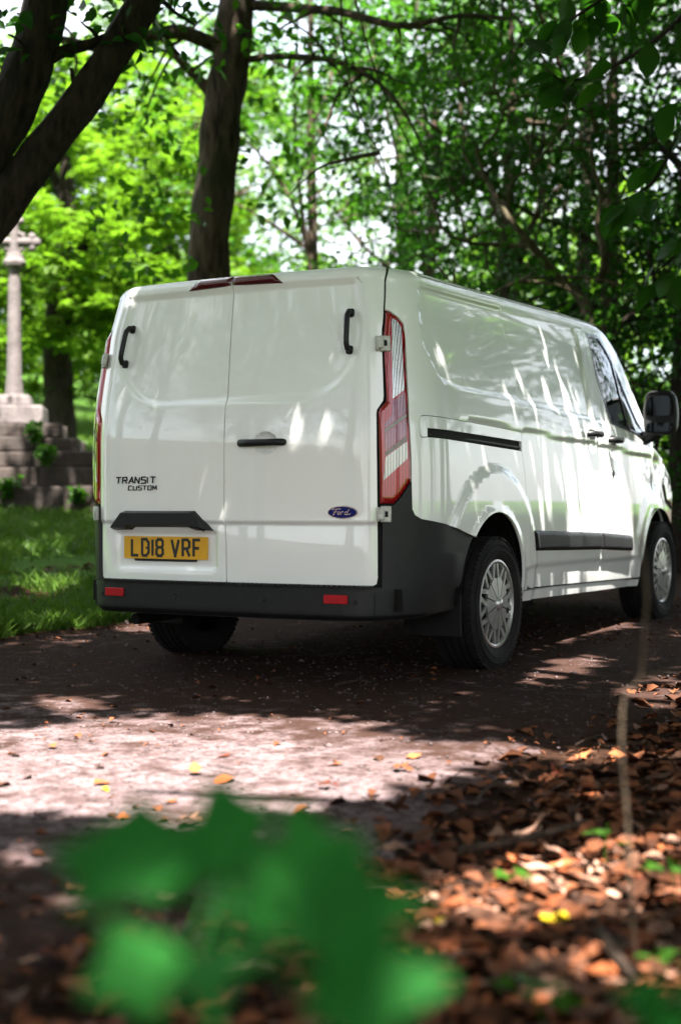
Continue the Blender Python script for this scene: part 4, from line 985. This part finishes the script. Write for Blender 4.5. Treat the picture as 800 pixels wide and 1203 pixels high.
# --- chestnut and the trees of the far lawn
def bgtree(name, label, px, d, crown_px, crown_r, n, rad, per, leaf, size, bk, seed, kind='rhomb', tr_px=24, keep=None, flat=.6, up=.5, group=None, deep=None):
    rng = np.random.default_rng(seed); b = at(px, 600, d); b[2] = TZ(b[0], b[1])-.15
    c = at(crown_px[0], crown_px[1], d); r = tr_px/FPX*d/2
    top = c+np.array([0, 0, crown_r[2]*.5]); m = (b+c)/2+rng.normal(0, .15, 3)*[1, 1, 0]
    tk = [b, b+(m-b)*.6, m, c, top]
    cr = np.array([CR*crown_r[0], CF*crown_r[1], CU*crown_r[2]])
    cen = c+(unit(rng.normal(0, 1, (n, 3)))*(.42+.58*rng.random((n, 1))**.6))@cr
    lim = []
    for k in range(7):
        e = cen[rng.integers(0, n)]; s = b+(top-b)*rng.uniform(.35, .85); lim.append((limb_path(s, e, .05, rng, 5, .08), r*.42, r*.08))
    return tree(name, label, b, tk, [r*1.35, r*1.05, r, r*.7, r*.25], lim, cen, rad, per, leaf, size, bk, rng, kind=kind, keep=keep, flat=flat, up=up, group=group)
GAP = [((345, 265), 70, 45), ((300, 190), 38, 50), ((420, 285), 60, 28), ((385, 215), 40, 25), ((770, 425), 45, 22), ((455, 190), 20, 30)]
def sky_gap(P):
    """leave the natural clearing between the crowns open"""
    d = P-CAM; z = d@CF; x = 400+FPX*(d@CR)/z; y = HY-FPX*d[:, 2]/z; k = np.ones(len(P))
    for (cx, cy_), rx, ry in GAP: k = np.minimum(k, .20+.80*sst(.7, 1.2, np.hypot((x-cx)/rx, (y-cy_)/ry)+.5*(vnoise(P[:, 0]*1.3, P[:, 2]*1.3, 9)-.5)))
    return np.random.default_rng(3).random(len(P)) < k
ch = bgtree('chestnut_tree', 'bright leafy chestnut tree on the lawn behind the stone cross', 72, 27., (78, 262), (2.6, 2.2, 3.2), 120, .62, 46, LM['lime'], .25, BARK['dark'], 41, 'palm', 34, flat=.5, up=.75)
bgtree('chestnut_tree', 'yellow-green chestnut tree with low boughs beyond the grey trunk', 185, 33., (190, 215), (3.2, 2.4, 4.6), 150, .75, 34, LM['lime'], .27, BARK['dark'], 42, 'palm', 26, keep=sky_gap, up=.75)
bgtree('lime_tree', 'pale slender tree with open leaves where white sky shows through', 360, 24., (365, 110), (3.0, 2.2, 3.6), 120, .62, 60, LM['mid'], .13, BARK['grey'], 43, 'oval', 14, keep=sky_gap)
bgtree('lime_tree', 'tall loose tree standing far behind the middle of the van', 470, 30., (470, 130), (3.6, 3.0, 5.0), 150, .75, 55, LM['mid'], .15, BARK['grey'], 44, 'oval', 16, keep=sky_gap)
bgtree('field_tree', 'round light green tree far away at the left field edge', -40, 40., (-30, 250), (4.2, 3.5, 5.5), 120, 1.0, 50, LM['lime'], .24, BARK['dark'], 45, 'rhomb', 22)
bgtree('field_tree', 'hazy light green tree on the field seen under the boughs', 255, 46., (270, 260), (5.2, 4., 5.2), 130, 1.1, 50, LM['lime'], .26, BARK['dark'], 46, 'rhomb', 22, keep=sky_gap)
# --- the thicket ahead of the van
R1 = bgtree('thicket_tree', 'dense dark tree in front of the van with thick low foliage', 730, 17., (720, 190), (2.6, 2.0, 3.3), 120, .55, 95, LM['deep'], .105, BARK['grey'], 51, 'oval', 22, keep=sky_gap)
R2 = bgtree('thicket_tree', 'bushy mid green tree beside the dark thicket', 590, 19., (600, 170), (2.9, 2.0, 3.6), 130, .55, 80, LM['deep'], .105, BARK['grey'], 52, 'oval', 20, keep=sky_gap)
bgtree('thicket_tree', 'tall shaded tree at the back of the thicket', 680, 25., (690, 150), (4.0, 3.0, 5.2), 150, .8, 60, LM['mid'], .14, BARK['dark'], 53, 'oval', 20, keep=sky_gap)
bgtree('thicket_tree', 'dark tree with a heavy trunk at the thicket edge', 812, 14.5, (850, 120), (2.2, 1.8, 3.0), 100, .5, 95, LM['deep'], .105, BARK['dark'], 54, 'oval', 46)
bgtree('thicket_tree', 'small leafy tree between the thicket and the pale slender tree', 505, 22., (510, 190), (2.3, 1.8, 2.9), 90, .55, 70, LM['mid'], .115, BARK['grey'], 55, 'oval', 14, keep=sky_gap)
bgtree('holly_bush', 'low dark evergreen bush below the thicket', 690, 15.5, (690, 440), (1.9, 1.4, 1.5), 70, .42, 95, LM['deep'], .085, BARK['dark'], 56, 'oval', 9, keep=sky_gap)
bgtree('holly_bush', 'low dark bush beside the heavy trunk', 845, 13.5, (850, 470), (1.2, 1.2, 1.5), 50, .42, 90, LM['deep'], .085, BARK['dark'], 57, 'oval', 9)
# bare pale sapling with crooked limbs caught by the sun
rng = np.random.default_rng(60); b_ = at(706, 600, 14.2); b_[2] = TZ(b_[0], b_[1])-.05
pl_ = [([(700, 430), (690, 362), (655, 325), (625, 288), (592, 248), (572, 212), (560, 180)], .060, .016), ([(704, 330), (710, 305), (702, 262), (706, 225), (695, 190), (700, 150)], .045, .014), ([(625, 289), (580, 287), (548, 284), (520, 268), (505, 230)], .028, .010), ([(655, 325), (610, 330), (560, 352), (535, 340)], .02, .008), ([(598, 255), (600, 215), (630, 190), (615, 160)], .02, .008), ([(640, 178), (700, 172), (760, 166), (800, 172)], .016, .008), ([(572, 212), (545, 180), (550, 120), (535, 80)], .016, .006), ([(560, 180), (590, 140), (580, 90), (600, 60)], .014, .006), ([(520, 268), (470, 270), (440, 245)], .014, .005), ([(535, 340), (500, 300), (470, 310)], .012, .005), ([(548, 284), (535, 230), (515, 190), (520, 150)], .014, .005), ([(625, 289), (640, 240), (625, 200)], .014, .006)]
lim = [(spline(np.array([at(x, y, 14.2+rng.normal(0, .15)) for x, y in P]), 5), r0, r1) for P, r0, r1 in pl_]
cen = np.array([at(x, y, 14.2+rng.normal(0, .5)) for x, y in zip(rng.uniform(480, 760, 36), rng.uniform(60, 390, 36))])
tree('crooked_sapling', 'crooked pale limbed tree among the dark thicket leaves', b_, [b_, at(705, 520, 14.2), at(700, 430, 14.2)], [.10, .09, .075], lim, cen, .30, 60, LM['mid'], .09, BARK['pale'], rng, kind='oval', twig=True, keep=sky_gap)

def copy_tree(o, label, loc, rz, sc=1.):
    c = o.copy(); COL.objects.link(c); c.location = loc; c.rotation_euler = (0, 0, rz); c.scale = (sc, sc, sc); c['label'] = label
    for ch_ in list(o.children):
        k = ch_.copy(); COL.objects.link(k); k.parent = c
    return c
def gl(x, y): return (x, y, float(TZ(x, y))-.15)
# trees off to the right of the path and behind the viewer, seen only in the van's paint and shade
copy_tree(ch, 'sunny leafy tree across the path from the sliding door', gl(8.3, 4.2), 1.2, 1.1)
copy_tree(ch, 'sunny leafy tree across the path from the front wheel', gl(9.0, 10.5), 2.4, 1.15)
copy_tree(R2, 'bushy tree where the path leaves the thicket', gl(4.8, 15.5), .4, 1.2)
copy_tree(R1, 'leafy tree behind the bushes across from the sliding door', gl(11.5, 1.6), 3.3, 1.45)
copy_tree(R2, 'tall tree across the path between its darker neighbours', gl(12.5, 8.0), 5.2, 1.5)
copy_tree(R1, 'broad tree beyond the path facing the front door', gl(6.4, 8.2), .9, 1.0)
copy_tree(R2, 'tall tree at the far end of the path side row', gl(9.5, 16.), 2.9, 1.5)
copy_tree(R2, 'leafy tree opposite the number plate across the clearing', gl(-10.5, -11.), 2.2, 1.3)
copy_tree(R1, 'dense tree at the back of the clearing', gl(-4.5, -15.), 1.1, 1.5)
copy_tree(R1, 'dense tree at the open corner of the clearing', gl(-13.5, -7.), 3.1, 1.3)
for k_, (x_, y_) in enumerate(((-6.2, -10.2), (-9., -14.5), (-2.8, -12.6), (.8, -15.5), (-12.5, -10.8))):
    copy_tree((R2, R1)[k_ % 2], ('low branched', 'slender', 'leafy', 'tall', 'wide')[k_]+' tree of the dense row facing the rear doors', gl(x_, y_), 1.3*k_, 1.05+.08*k_)
for k_, (x_, y_) in enumerate(((7.2, 7.2), (8.2, 1.2), (7.4, 13.2), (10.8, 5.5))):
    copy_tree(ch, ('bright', 'broad', 'tall', 'rounded')[k_]+' chestnut tree of the row across the path', gl(x_, y_), 1.7*k_+.4, 1.+.1*k_)
copy_tree(R1, 'bushy tree facing the rear doors across the clearing', gl(-7.5, -13.5), 4., 1.3)
copy_tree(R2, 'spreading tree facing the rear doors across the clearing', gl(-1.5, -18.), 5., 1.4)

# --- distant wood closing the view
rng = np.random.default_rng(70); nW = 2600
px_ = rng.uniform(-260, 1060, nW); dW = rng.uniform(52, 72, nW); topy = 350-70*vnoise(px_*.012, px_*0, 71)-90*sst(480, 760, px_)-60*sst(200, -50, px_)
pyw = rng.uniform(0, 1, nW)**.8; yy = topy+(560-topy)*pyw
cen = np.array([at(a, b, c) for a, b, c in zip(px_, yy, dW)])
P = clumps(cen, rng.uniform(.9, 1.6, nW), 9, rng, .7); P = P[sky_gap(P)]
V, F, r_ = leaf_cloud(P, .42*rng.uniform(.6, 1.3, len(P)), rng, kind='rhomb', up=.5, asp=.7)
tag(link('far_wood', leaf_mesh('far_wood', V, F, r_), None, LM['lime']), 'distant wood of light green trees closing the view', 'wood', kind='stuff')

# ------------------------------------------------------------------ churchyard cross on its steps
def stone_mat():
    m, n, b, o = nodes('weathered_stone')
    t = noise(n, 7., 8., .7); l = noise(n, 1.7, 6., .6); g = noise(n, 28., 4.)
    oi = N(n, 'ObjectInfo')
    r = ramp(n, t.outputs[0], [(.3, (.016, .010, .008)), (.7, (.052, .037, .030))])
    lr = ramp(n, l.outputs[0], [(.50, 0.), (.68, .7)]); c = mixc(n, lr.outputs[0], r.outputs[0], (.018, .014, .011))
    v = N(n, 'MapRange'); v.inputs[3].default_value = .75; v.inputs[4].default_value = 1.2; n.links.new(oi.outputs['Random'], v.inputs[0])
    mm = N(n, 'Mix', data_type='RGBA', blend_type='MULTIPLY'); mm.inputs[0].default_value = 1.; n.links.new(c, mm.inputs[6]); n.links.new(v.outputs[0], mm.inputs[7])
    n.links.new(mm.outputs[2], b.inputs['Base Color']); b.inputs['Roughness'].default_value = .92
    bump(n, b, g.outputs[0], .7, .02); return m
def stone_pale():
    m, n, b, o = nodes('pale_carved_stone')
    t = noise(n, 6., 8., .7); r = ramp(n, t.outputs[0], [(.3, (.050, .040, .038)), (.7, (.125, .105, .101))]); n.links.new(r.outputs[0], b.inputs['Base Color'])
    b.inputs['Roughness'].default_value = .9; bump(n, b, noise(n, 30., 5.).outputs[0], .6, .02); return m
SM, SP = stone_mat(), stone_pale()
dX = 19.6; pm_ = dX/FPX
cb = at(17, 592, dX); cz0 = float(cb[2]); cross = thing('stone_cross', 'tall carved stone cross on stepped plinth standing on the grassy bank', 'monument', (cb[0], cb[1], cz0))
cross.rotation_euler = (0, 0, YAW+.12)
rng = np.random.default_rng(81)
def zpx(y): return (592-y)*pm_
steps = [(592, 573, 1.62), (573, 552, 1.38), (552, 534, 1.14), (534, 517, .93), (517, 501, .70)]
for k, (y0, y1, hw) in enumerate(steps):
    z0, z1 = zpx(y0)-(.25 if k == 0 else 0), zpx(y1); inner = steps[k+1][2]-.04 if k < 4 else .0
    core = MB().box((2*hw-.12, 2*hw-.12, z1-z0-.02), None, (0, 0, (z0+z1)/2-.012)).build('step_core', SM, cross)
    for side in range(4):
        L = 2*hw; n = max(3, int(round(L/.80))); cuts = np.linspace(-hw, hw, n+1); cuts[1:-1] += rng.normal(0, .05, n-1)
        for q in range(n):
            a, b = cuts[q], cuts[q+1]
            if q == 0: a += .30
            w_ = b-a-.012
            m = frame4((0, 0, 0), *[np.array(v_) for v_ in ((cos(side*pi/2), sin(side*pi/2), 0), (-sin(side*pi/2), cos(side*pi/2), 0), (0, 0, 1))])
            MB().box((w_, .30, z1-z0-.006), m, ((a+b)/2, -hw+.15+rng.normal(0, .012), (z0+z1)/2+rng.normal(0, .006)), jit=.006).build('stone_block', SM, cross, bevel=.02)
MB().box((.86, .86, zpx(478)-zpx(501)), None, (0, 0, (zpx(478)+zpx(501))/2+.002), top=.97).build('plinth_block', SP, cross, bevel=.03)
MB().box((.50, .50, zpx(465)-zpx(478)), None, (0, 0, (zpx(465)+zpx(478))/2+.004), top=.86).build('socket_stone', SP, cross, bevel=.025)
oc = lambda r: [(r*cos(pi/8+i*pi/4), r*sin(pi/8+i*pi/4)) for i in range(8)]
sh = MB(); zs = [zpx(466), zpx(440), zpx(380), zpx(325), zpx(312)]; rs = [.135, .108, .096, .084, .082]
Vv = np.vstack([[(x, y, z) for x, y in oc(r)] for z, r in zip(zs, rs)]); sh.add(Vv, [(i*8+j, i*8+(j+1) % 8, (i+1)*8+(j+1) % 8, (i+1)*8+j) for i in range(4) for j in range(8)]+[tuple(32+j for j in range(8))]).build('shaft', SP, cross, bevel=.01)
MB().lathe([(.09, zpx(316)), (.15, zpx(312)), (.16, zpx(308)), (.12, zpx(303)), (.10, zpx(296)), (.0, zpx(295))], 8).build('capital', SP, cross)
hd = MB(); zc_ = zpx(284)
def bar_(p, q, r): hd.tube(spline(np.array([p, (np.array(p)+np.array(q))/2, q]), 3), np.linspace(r, r*.8, 7), 8)
bar_((0, 0, zpx(300)), (0, 0, zpx(262)), .075); bar_((-.24, 0, zc_), (.24, 0, zc_), .065); bar_((.24, 0, zc_), (-.24, 0, zc_), .065)
def knob(c, r):
    V, F = [], []; k = 8
    for i in range(5):
        ph = -pi/2+pi*i/4
        for j in range(k): V.append((c[0]+r*cos(ph)*cos(2*pi*j/k), c[1]+r*.8*cos(ph)*sin(2*pi*j/k), c[2]+r*sin(ph)))
    hd.add(V, [(i*k+j, i*k+(j+1) % k, (i+1)*k+(j+1) % k, (i+1)*k+j) for i in range(4) for j in range(k)])
for s_ in (1, -1):
    for dx_, dz_, r in ((.29, 0, .075), (.24, .075, .06), (.24, -.075, .06), (.12, .10, .035), (.12, -.10, .035)): knob((s_*dx_, 0, zc_+dz_), r)
for dx_, dz_, r in ((0, .36, .075), (.075, .29, .06), (-.075, .29, .06)): knob((dx_, 0, zc_+dz_), r)
nr = [(0.14*cos(t), 0, zc_+.14*sin(t)) for t in np.linspace(0, 2*pi, 17)]; hd.tube(nr, .03, 6, cap=False)
hd.build('cross_head', SP, cross, 60)

# ------------------------------------------------------------------ grass on the bank
rng = np.random.default_rng(90)
def blades(n, smin, smax, dmin, dmax, hmin, hmax, xmax):
    k = rng.uniform(smin, smax, n); d = 1/rng.uniform(1/dmax, 1/dmin, n); p = CAM[:2]+CF[:2]*d[:, None]+CR[:2]*(k*d)[:, None]
    ok = (p[:, 0] < xmax+.35*(vnoise(p[:, 0]*2, p[:, 1]*2, 91)-.5)*2) & (vnoise(p[:, 0]*1.1, p[:, 1]*1.1, 92)+.35*sst(-5, -6.5, p[:, 0])-.55*sst(-6.0, -4.8, p[:, 0])*sst(-2.9, -3.6, p[:, 0])+.22 > rng.random(len(p)))
    p = p[ok]; d = d[ok]; z = TZ(p[:, 0], p[:, 1])
    return np.c_[p, z], rng.uniform(hmin, hmax, len(p))*(1+d*.012), d
Pa, ha, da = blades(110000, -.34, -.13, 8.2, 40, .05, .13, -2.55)
n = len(Pa); ang = rng.uniform(0, 2*pi, n); ln = rng.normal(0, .45, (n, 2)); wd = .0035*(1+da*.10)
side_ = np.c_[np.cos(ang), np.sin(ang), np.zeros(n)]*wd[:, None]; tip = np.c_[ln*ha[:, None], ha]
V = np.stack([Pa-side_, Pa+side_, Pa+tip*.55+side_*.7, Pa+tip*np.array([1.25, 1.25, 1])], 1).reshape(-1, 3); o_ = np.arange(n)*4
F = np.stack([np.c_[o_, o_+1, o_+2], np.c_[o_, o_+2, o_+3]], 1).reshape(-1, 3)
tag(link('grass', leaf_mesh('grass', V, F, np.repeat(rng.random(n), 2)), None, LM['grass']), 'short green grass growing on the bank below the stone cross', 'grass', kind='stuff')
def weed(name, label, pos, n, size, h, seed, mat, group=None):
    r_ = np.random.default_rng(seed); pos = np.asarray(pos, float); rt = thing(name, label, 'plant', pos, group)
    st = MB(); P = []
    for k in range(n):
        a = r_.uniform(0, 2*pi); l = h*r_.uniform(.5, 1.); e = np.array([cos(a)*l*.6, sin(a)*l*.6, l]); q = spline(np.array([(0, 0, -.02), e*[.3, .3, .6], e]), 3); st.tube(q, np.linspace(.004, .0015, len(q)), 4, cap=False)
        P += [q[j] for j in range(2, len(q))]
    st.build('stem', mat, rt); P = np.repeat(np.array(P), 3, 0)+r_.normal(0, size*.25, (len(P)*3, 3)); V, F, rr = leaf_cloud(P, size*r_.uniform(.6, 1.2, len(P)), r_, kind='oval', up=.6, asp=.6)
    link('leaves', leaf_mesh('leaves', V, F, rr), rt, mat)
for k, (x, y, lab) in enumerate(((42, 520, 'leafy weed growing from a joint high on the stone steps'), (52, 545, 'spreading weed on the middle of the stone steps'), (8, 585, 'leafy weed at the foot of the stone steps'), (92, 588, 'small weed at the corner of the lowest stone step'))):
    p = at(x, y, dX-1.35-(.25 if y > 560 else 0)+(.3 if y < 530 else 0)); weed('weed', lab, p, 9, .10, .24 if k != 3 else .16, 300+k, LM['mid'])

# ------------------------------------------------------------------ fallen leaves and litter
def deadmat(name, a, b_): 
    m, n, b, o = nodes(name); at_ = N(n, 'Attribute'); at_.attribute_name = 'rnd'; t = noise(n, 9., 5.)
    ad = N(n, 'Math', operation='MULTIPLY_ADD'); ad.inputs[1].default_value = .7; n.links.new(at_.outputs['Fac'], ad.inputs[0]); mr = N(n, 'Math', operation='MULTIPLY'); mr.inputs[1].default_value = .35; n.links.new(t.outputs[0], mr.inputs[0]); n.links.new(mr.outputs[0], ad.inputs[2])
    r = ramp(n, ad.outputs[0], [(.1, a), (.9, b_)]); n.links.new(r.outputs[0], b.inputs['Base Color']); b.inputs['Roughness'].default_value = .7; b.inputs['Specular IOR Level'].default_value = .12
    return m
DM = [deadmat('dead_leaf_orange', (.090, .023, .008), (.26, .080, .028)), deadmat('dead_leaf_brown', (.018, .0075, .004), (.060, .026, .014)), deadmat('dead_leaf_tan', (.12, .060, .038), (.29, .165, .115)), deadmat('dead_leaf_rust', (.045, .011, .006), (.12, .030, .013)), deadmat('dead_leaf_yellow', (.30, .20, .006), (.42, .30, .01)), deadmat('litter_brown', (.012, .0052, .003), (.135, .046, .019))]
SHAPES = [flat_leaf('fallen_leaf', oval_out*[1.25, 1], .22, .3, 1, .04), flat_leaf('fallen_leaf', oval_out*[1.0, 1], -.18, -.25, 2, .05), flat_leaf('fallen_leaf', lobed(seed=3), .25, .35, 3, .07), flat_leaf('fallen_leaf', lobed(seed=4), -.25, -.4, 4, .08), flat_leaf('fallen_leaf', oval_out*[1.4, 1], .06, -.3, 5, .06)]
VAR = {}
for si, me in enumerate(SHAPES):
    for mi in range(5):
        c = me.copy(); c.materials.append(DM[mi]); VAR[(si, mi)] = c
LAB = ['curled orange-brown dead leaf lying on the verge litter', 'dark brown dead leaf lying on the verge litter', 'pale tan dead leaf lying on the verge litter', 'rust red dead leaf lying on the verge litter']
rng = np.random.default_rng(100); cnt = 0
def drop(si, mi, p, size, lab, grp):
    z = float(surf_z(p[0], p[1])); a = rng.uniform(0, 2*pi); y = np.array([cos(a), sin(a), rng.normal(0, .18)])
    o = put_leaf(VAR[(si, mi)], None, (p[0], p[1], z+size*.06+.006), y, np.array([rng.normal(0, .16), rng.normal(0, .16), 1.]), size, name='fallen_leaf')
    return tag(o, lab, 'leaf', grp)
while cnt < 285:
    x = rng.uniform(-10, 810); y = rng.uniform(885, 1203)
    if x < 420+200*(1-sst(940, 1010, y)) and rng.random() < .80: continue
    g = gpix(x, y); mi = rng.choice(4, p=[.36, .26, .20, .18]); drop(rng.integers(0, 5), int(mi), g, rng.uniform(.045, .088), LAB[mi], 'fallen leaves on the verge: '+('orange', 'brown', 'tan', 'rust')[mi]); cnt += 1
drop(4, 4, gpix(642, 1095), .085, 'bright yellow fallen leaf lying among the brown litter', None)
for (x, y) in ((550, 1008), (515, 1093), (470, 1122), (120, 935)): drop(0, 4, gpix(x, y), .035, 'small yellow leaf fragment lying on the ground', 'small yellow leaf fragments')
def litter(n, xs, ys, zfun, smin, smax, seed, dens=None):
    r_ = np.random.default_rng(seed); x = r_.uniform(*xs, n); y = r_.uniform(*ys, n)
    if dens is not None:
        k = dens(x, y) > r_.random(n); x = x[k]; y = y[k]
    P = np.c_[x, y, surf_z(x, y)+r_.uniform(.001, .014, len(x))]; return leaf_cloud(P, smin+(smax-smin)*r_.random(len(x))**1.8, r_, kind='oval', up=.90, droop=0, fold=.14, curl=.12, asp=.72)
parts = [litter(21000, (1.2, 6.0), (-5.6, 1.6), None, .014, .105, 101, lambda x, y: sst(1.75, 2.6, x+.5*(vnoise(x*2, y*2, 102)-.5)-.05*y)), litter(5200, (-2.6, 2.6), (-5, 7), None, .015, .045, 103, lambda x, y: .15+.85*((vnoise(x*1.5, y*1.5, 104) > .55) | (y < -2.7))), litter(5000, (1.5, 6), (1.6, 12), None, .03, .08, 105, lambda x, y: sst(1.9, 2.6, x)), litter(3000, (-5, -1.9), (-2, 9), None, .03, .07, 106, lambda x, y: sst(-2.0, -2.6, x)*(vnoise(x*1.2, y*1.2, 107) > .5))]
off = 0; VV, FF, RR = [], [], []
for v_, f_, r_ in parts: VV.append(v_); FF.append(f_+off); RR.append(r_); off += len(v_)
tag(link('leaf_litter', leaf_mesh('leaf_litter', np.vstack(VV), np.vstack(FF), np.concatenate(RR)), None, DM[5]), 'brown leaf litter covering the verge and scattered over the path', 'leaf litter', kind='stuff')
# small stones on the path
r_ = np.random.default_rng(110); n = 5200; x = r_.uniform(-2.3, 2.3, n); y = r_.uniform(-4.5, 5, n); s_ = r_.uniform(.003, .011, n)*(1+(r_.random(n) > .97)*1.2)
oct_ = np.array([(1, 0, 0), (0, 1, 0), (-1, 0, 0), (0, -1, 0), (0, 0, .7), (0, 0, -.4)]); of = np.array([(0, 1, 4), (1, 2, 4), (2, 3, 4), (3, 0, 4), (1, 0, 5), (2, 1, 5), (3, 2, 5), (0, 3, 5)])
V = np.c_[x, y, surf_z(x, y)][:, None, :]+s_[:, None, None]*oct_[None]*r_.uniform(.6, 1.3, (n, 6, 1)); F = (np.arange(n)*6)[:, None, None]+of[None]
tag(link('path_grit', mesh_np('path_grit', V.reshape(-1, 3), F.reshape(-1, 3)), None, simple('grit_stone', (.075, .056, .054), .95, 0, .45, 30, spec=.05)), 'loose grit and small stones scattered on the path', 'grit', kind='stuff')
# sticks
TW = bark('dead_twig', (.022, .013, .008), (.075, .048, .031), 30.)
for pts, r, lab in (([(540, 1000), (600, 990), (650, 978), (690, 966)], .012, 'long dead stick lying across the leaf litter'), ([(705, 1095), (725, 1125), (745, 1150)], .014, 'short stout broken stick among the orange leaves'), ([(395, 805), (420, 800), (436, 802)], .008, 'thin twig lying on the path behind the bumper'), ([(560, 940), (575, 925), (600, 915)], .006, 'bent thin twig at the edge of the path')):
    P = spline(np.array([gpix(x, y, .03) for x, y in pts]), 4); c = P[0]
    tg = thing('fallen_stick', lab, 'stick', c); MB().tube(P-c, np.linspace(r, r*.6, len(P)), 7, wob=.1).build('stick', TW, tg, 60)
    MB().tube(np.array([P[len(P)//2], P[len(P)//2]+unit(CR*.5+CF)*.07+[0, 0, .015]])-c, [r*.5, r*.25], 5).build('side_twig', TW, tg, 60)
r_ = np.random.default_rng(115); tw = MB()
for k_ in range(150):
    x_, y_ = r_.uniform(1.5, 4.2), r_.uniform(-4.6, 1.); a_ = r_.uniform(0, pi); L_ = r_.uniform(.05, .22); z_ = float(surf_z(x_, y_))+.018
    tw.tube(np.array([(x_-cos(a_)*L_/2, y_-sin(a_)*L_/2, z_), (x_+r_.normal(0, .01), y_+r_.normal(0, .01), z_+.008), (x_+cos(a_)*L_/2, y_+sin(a_)*L_/2, z_+r_.uniform(-.006, .02))]), np.array([1., .8, .5])*r_.uniform(.0015, .004), 5)
tag(tw.build('twig_litter', TW, None, 60), 'small dead twigs strewn through the leaf litter', 'twigs', kind='stuff')
# tall dry stalk in front of the van
st = [(748, 1150, 2.5), (740, 1050, 2.5), (737, 960, 2.5), (731, 885, 2.5), (733, 822, 2.5), (752, 797, 2.5), (757, 740, 2.5), (760, 690, 2.5), (751, 628, 2.5), (743, 600, 2.5), (738, 560, 2.5), (736, 520, 2.5)]
P = np.array([at(*p) for p in st]); P[0] = gpix(748, 1150); b_ = P[0].copy(); P = spline(P, 4)
SK = bark('dry_stalk', (.060, .040, .024), (.16, .115, .075), 30.)
sk = thing('dry_stalk', 'thin crooked dry stalk standing on the verge before the front wheel', 'plant', b_)
MB().tube(P-b_, np.linspace(.0037, .0020, len(P)), 6, wob=.1).build('stem', SK, sk, 60)
MB().tube(spline(np.array([at(752, 797, 2.5), at(780, 792, 2.45), at(815, 780, 2.4)]), 4)-b_, np.linspace(.0030, .0014, 9), 5).build('side_twig', SK, sk, 60)
# green seedlings on the verge
sd_m = flat_leaf('leaf', lobed(seed=8), .12, .15, 8); sd_m.materials.append(LM['mid'])
for k, (x, y, h, nl, sz, lab) in enumerate(((640, 1190, .10, 6, .060, 'low seedling with rounded green leaves among the orange litter'), (795, 1050, .12, 5, .05, 'green seedling beside the tall dry stalk'), (715, 1000, .12, 4, .05, 'dim green seedling in the shaded litter'), (598, 1020, .04, 5, .045, 'flat green seedling near the long stick'), (780, 1130, .06, 4, .045, 'small bright seedling in the orange litter'))):
    g = gpix(x, y+25); rt = thing('seedling', lab, 'plant', g); r_ = np.random.default_rng(400+k); e = np.array([r_.normal(0, .02), r_.normal(0, .02), h])
    MB().tube(spline(np.array([(0, 0, -.01), e*.5+r_.normal(0, .004, 3), e]), 4), .002, 5).build('stem', LM['mid'], rt)
    for q in range(nl):
        a = 2*pi*q/nl+r_.random(); y_ = np.array([cos(a), sin(a), .1]); put_leaf(sd_m, rt, e*(.6+.4*q/nl)+y_*.02, y_, (r_.normal(0, .2), r_.normal(0, .2), 1), sz*r_.uniform(.8, 1.2))

# ------------------------------------------------------------------ sapling close to the lens
sm_ = [flat_leaf('leaf', round_poly(lobed(seed=20+k, depth=.20), .16, 4), .10, .22, 20+k, .025) for k in range(3)]
for m_ in sm_: m_.materials.append(LM['fg'])
g0 = CAM+CF*1.02+CR*(-.080); g0[2] = TZ(g0[0], g0[1])
sp = thing('maple_sapling', 'young sapling with broad lobed green leaves growing at the path edge', 'plant', g0)
top = at(265, 1035, 1.02)
MB().tube(spline(np.array([g0-[0, 0, .03], g0+(top-g0)*.4+CR*.012, g0+(top-g0)*.75-CR*.008, top]), 6)-g0, np.linspace(.006, .003, 19), 7).build('stem', LM['fg'], sp, 60)
LV = [((272, 1040), (248, 900), 1.02, .05, 1.05), ((300, 1045), (462, 962), .98, .02, .95), ((230, 1030), (12, 982), 1.0, .04, .95), ((325, 1085), (535, 1042), .95, -.03, .9), ((225, 1125), (62, 1170), .95, -.05, .95), ((345, 1165), (615, 1135), .92, -.02, .8), ((262, 1105), (235, 1215), .93, -.10, .8), ((225, 1060), (160, 950), 1.06, .05, .85), ((300, 1060), (365, 950), 1.05, .05, .85), ((280, 1090), (395, 1010), .99, .0, .8)]
for k, (a, b, d, dd, ws) in enumerate(LV):
    A = at(*a, d); B = at(*b, d+dd); L = np.linalg.norm(B-A); y_ = unit(B-A)
    up = unit(np.array([0, 0, 1.])*.75-CF*.65+CR*.35*((k % 3)-1)); put_leaf(sm_[k % 3], sp, A, y_, up, L*.90*ws, g0)
    MB().tube(np.array([top+(A-top)*0, (top+A)/2+[0, 0, .008], A])-g0, [.0022, .0018, .0015], 5).build('petiole', LM['fg'], sp)
g1 = CAM+CF*1.25+CR*.31; g1[2] = TZ(g1[0], g1[1]); sp2 = thing('maple_sapling', 'low sapling with dark lobed leaves at the verge corner', 'plant', g1)
t1 = at(795, 1185, 1.22); MB().tube(spline(np.array([g1-[0, 0, .03], g1+(t1-g1)*.5+CR*.01, t1]), 5)-g1, .004, 6).build('stem', LM['fg'], sp2, 60)
for k, (a, b, d) in enumerate((((795, 1185), (730, 1165), 1.22), ((800, 1185), (870, 1150), 1.2), ((795, 1190), (800, 1260), 1.16), ((790, 1180), (760, 1230), 1.2))):
    A = at(*a, d); B = at(*b, d+.02); put_leaf(sm_[k % 3], sp2, A, unit(B-A), unit(np.array([0, 0, 1.])*.8-CF*.5), np.linalg.norm(B-A)*1.15, g1)
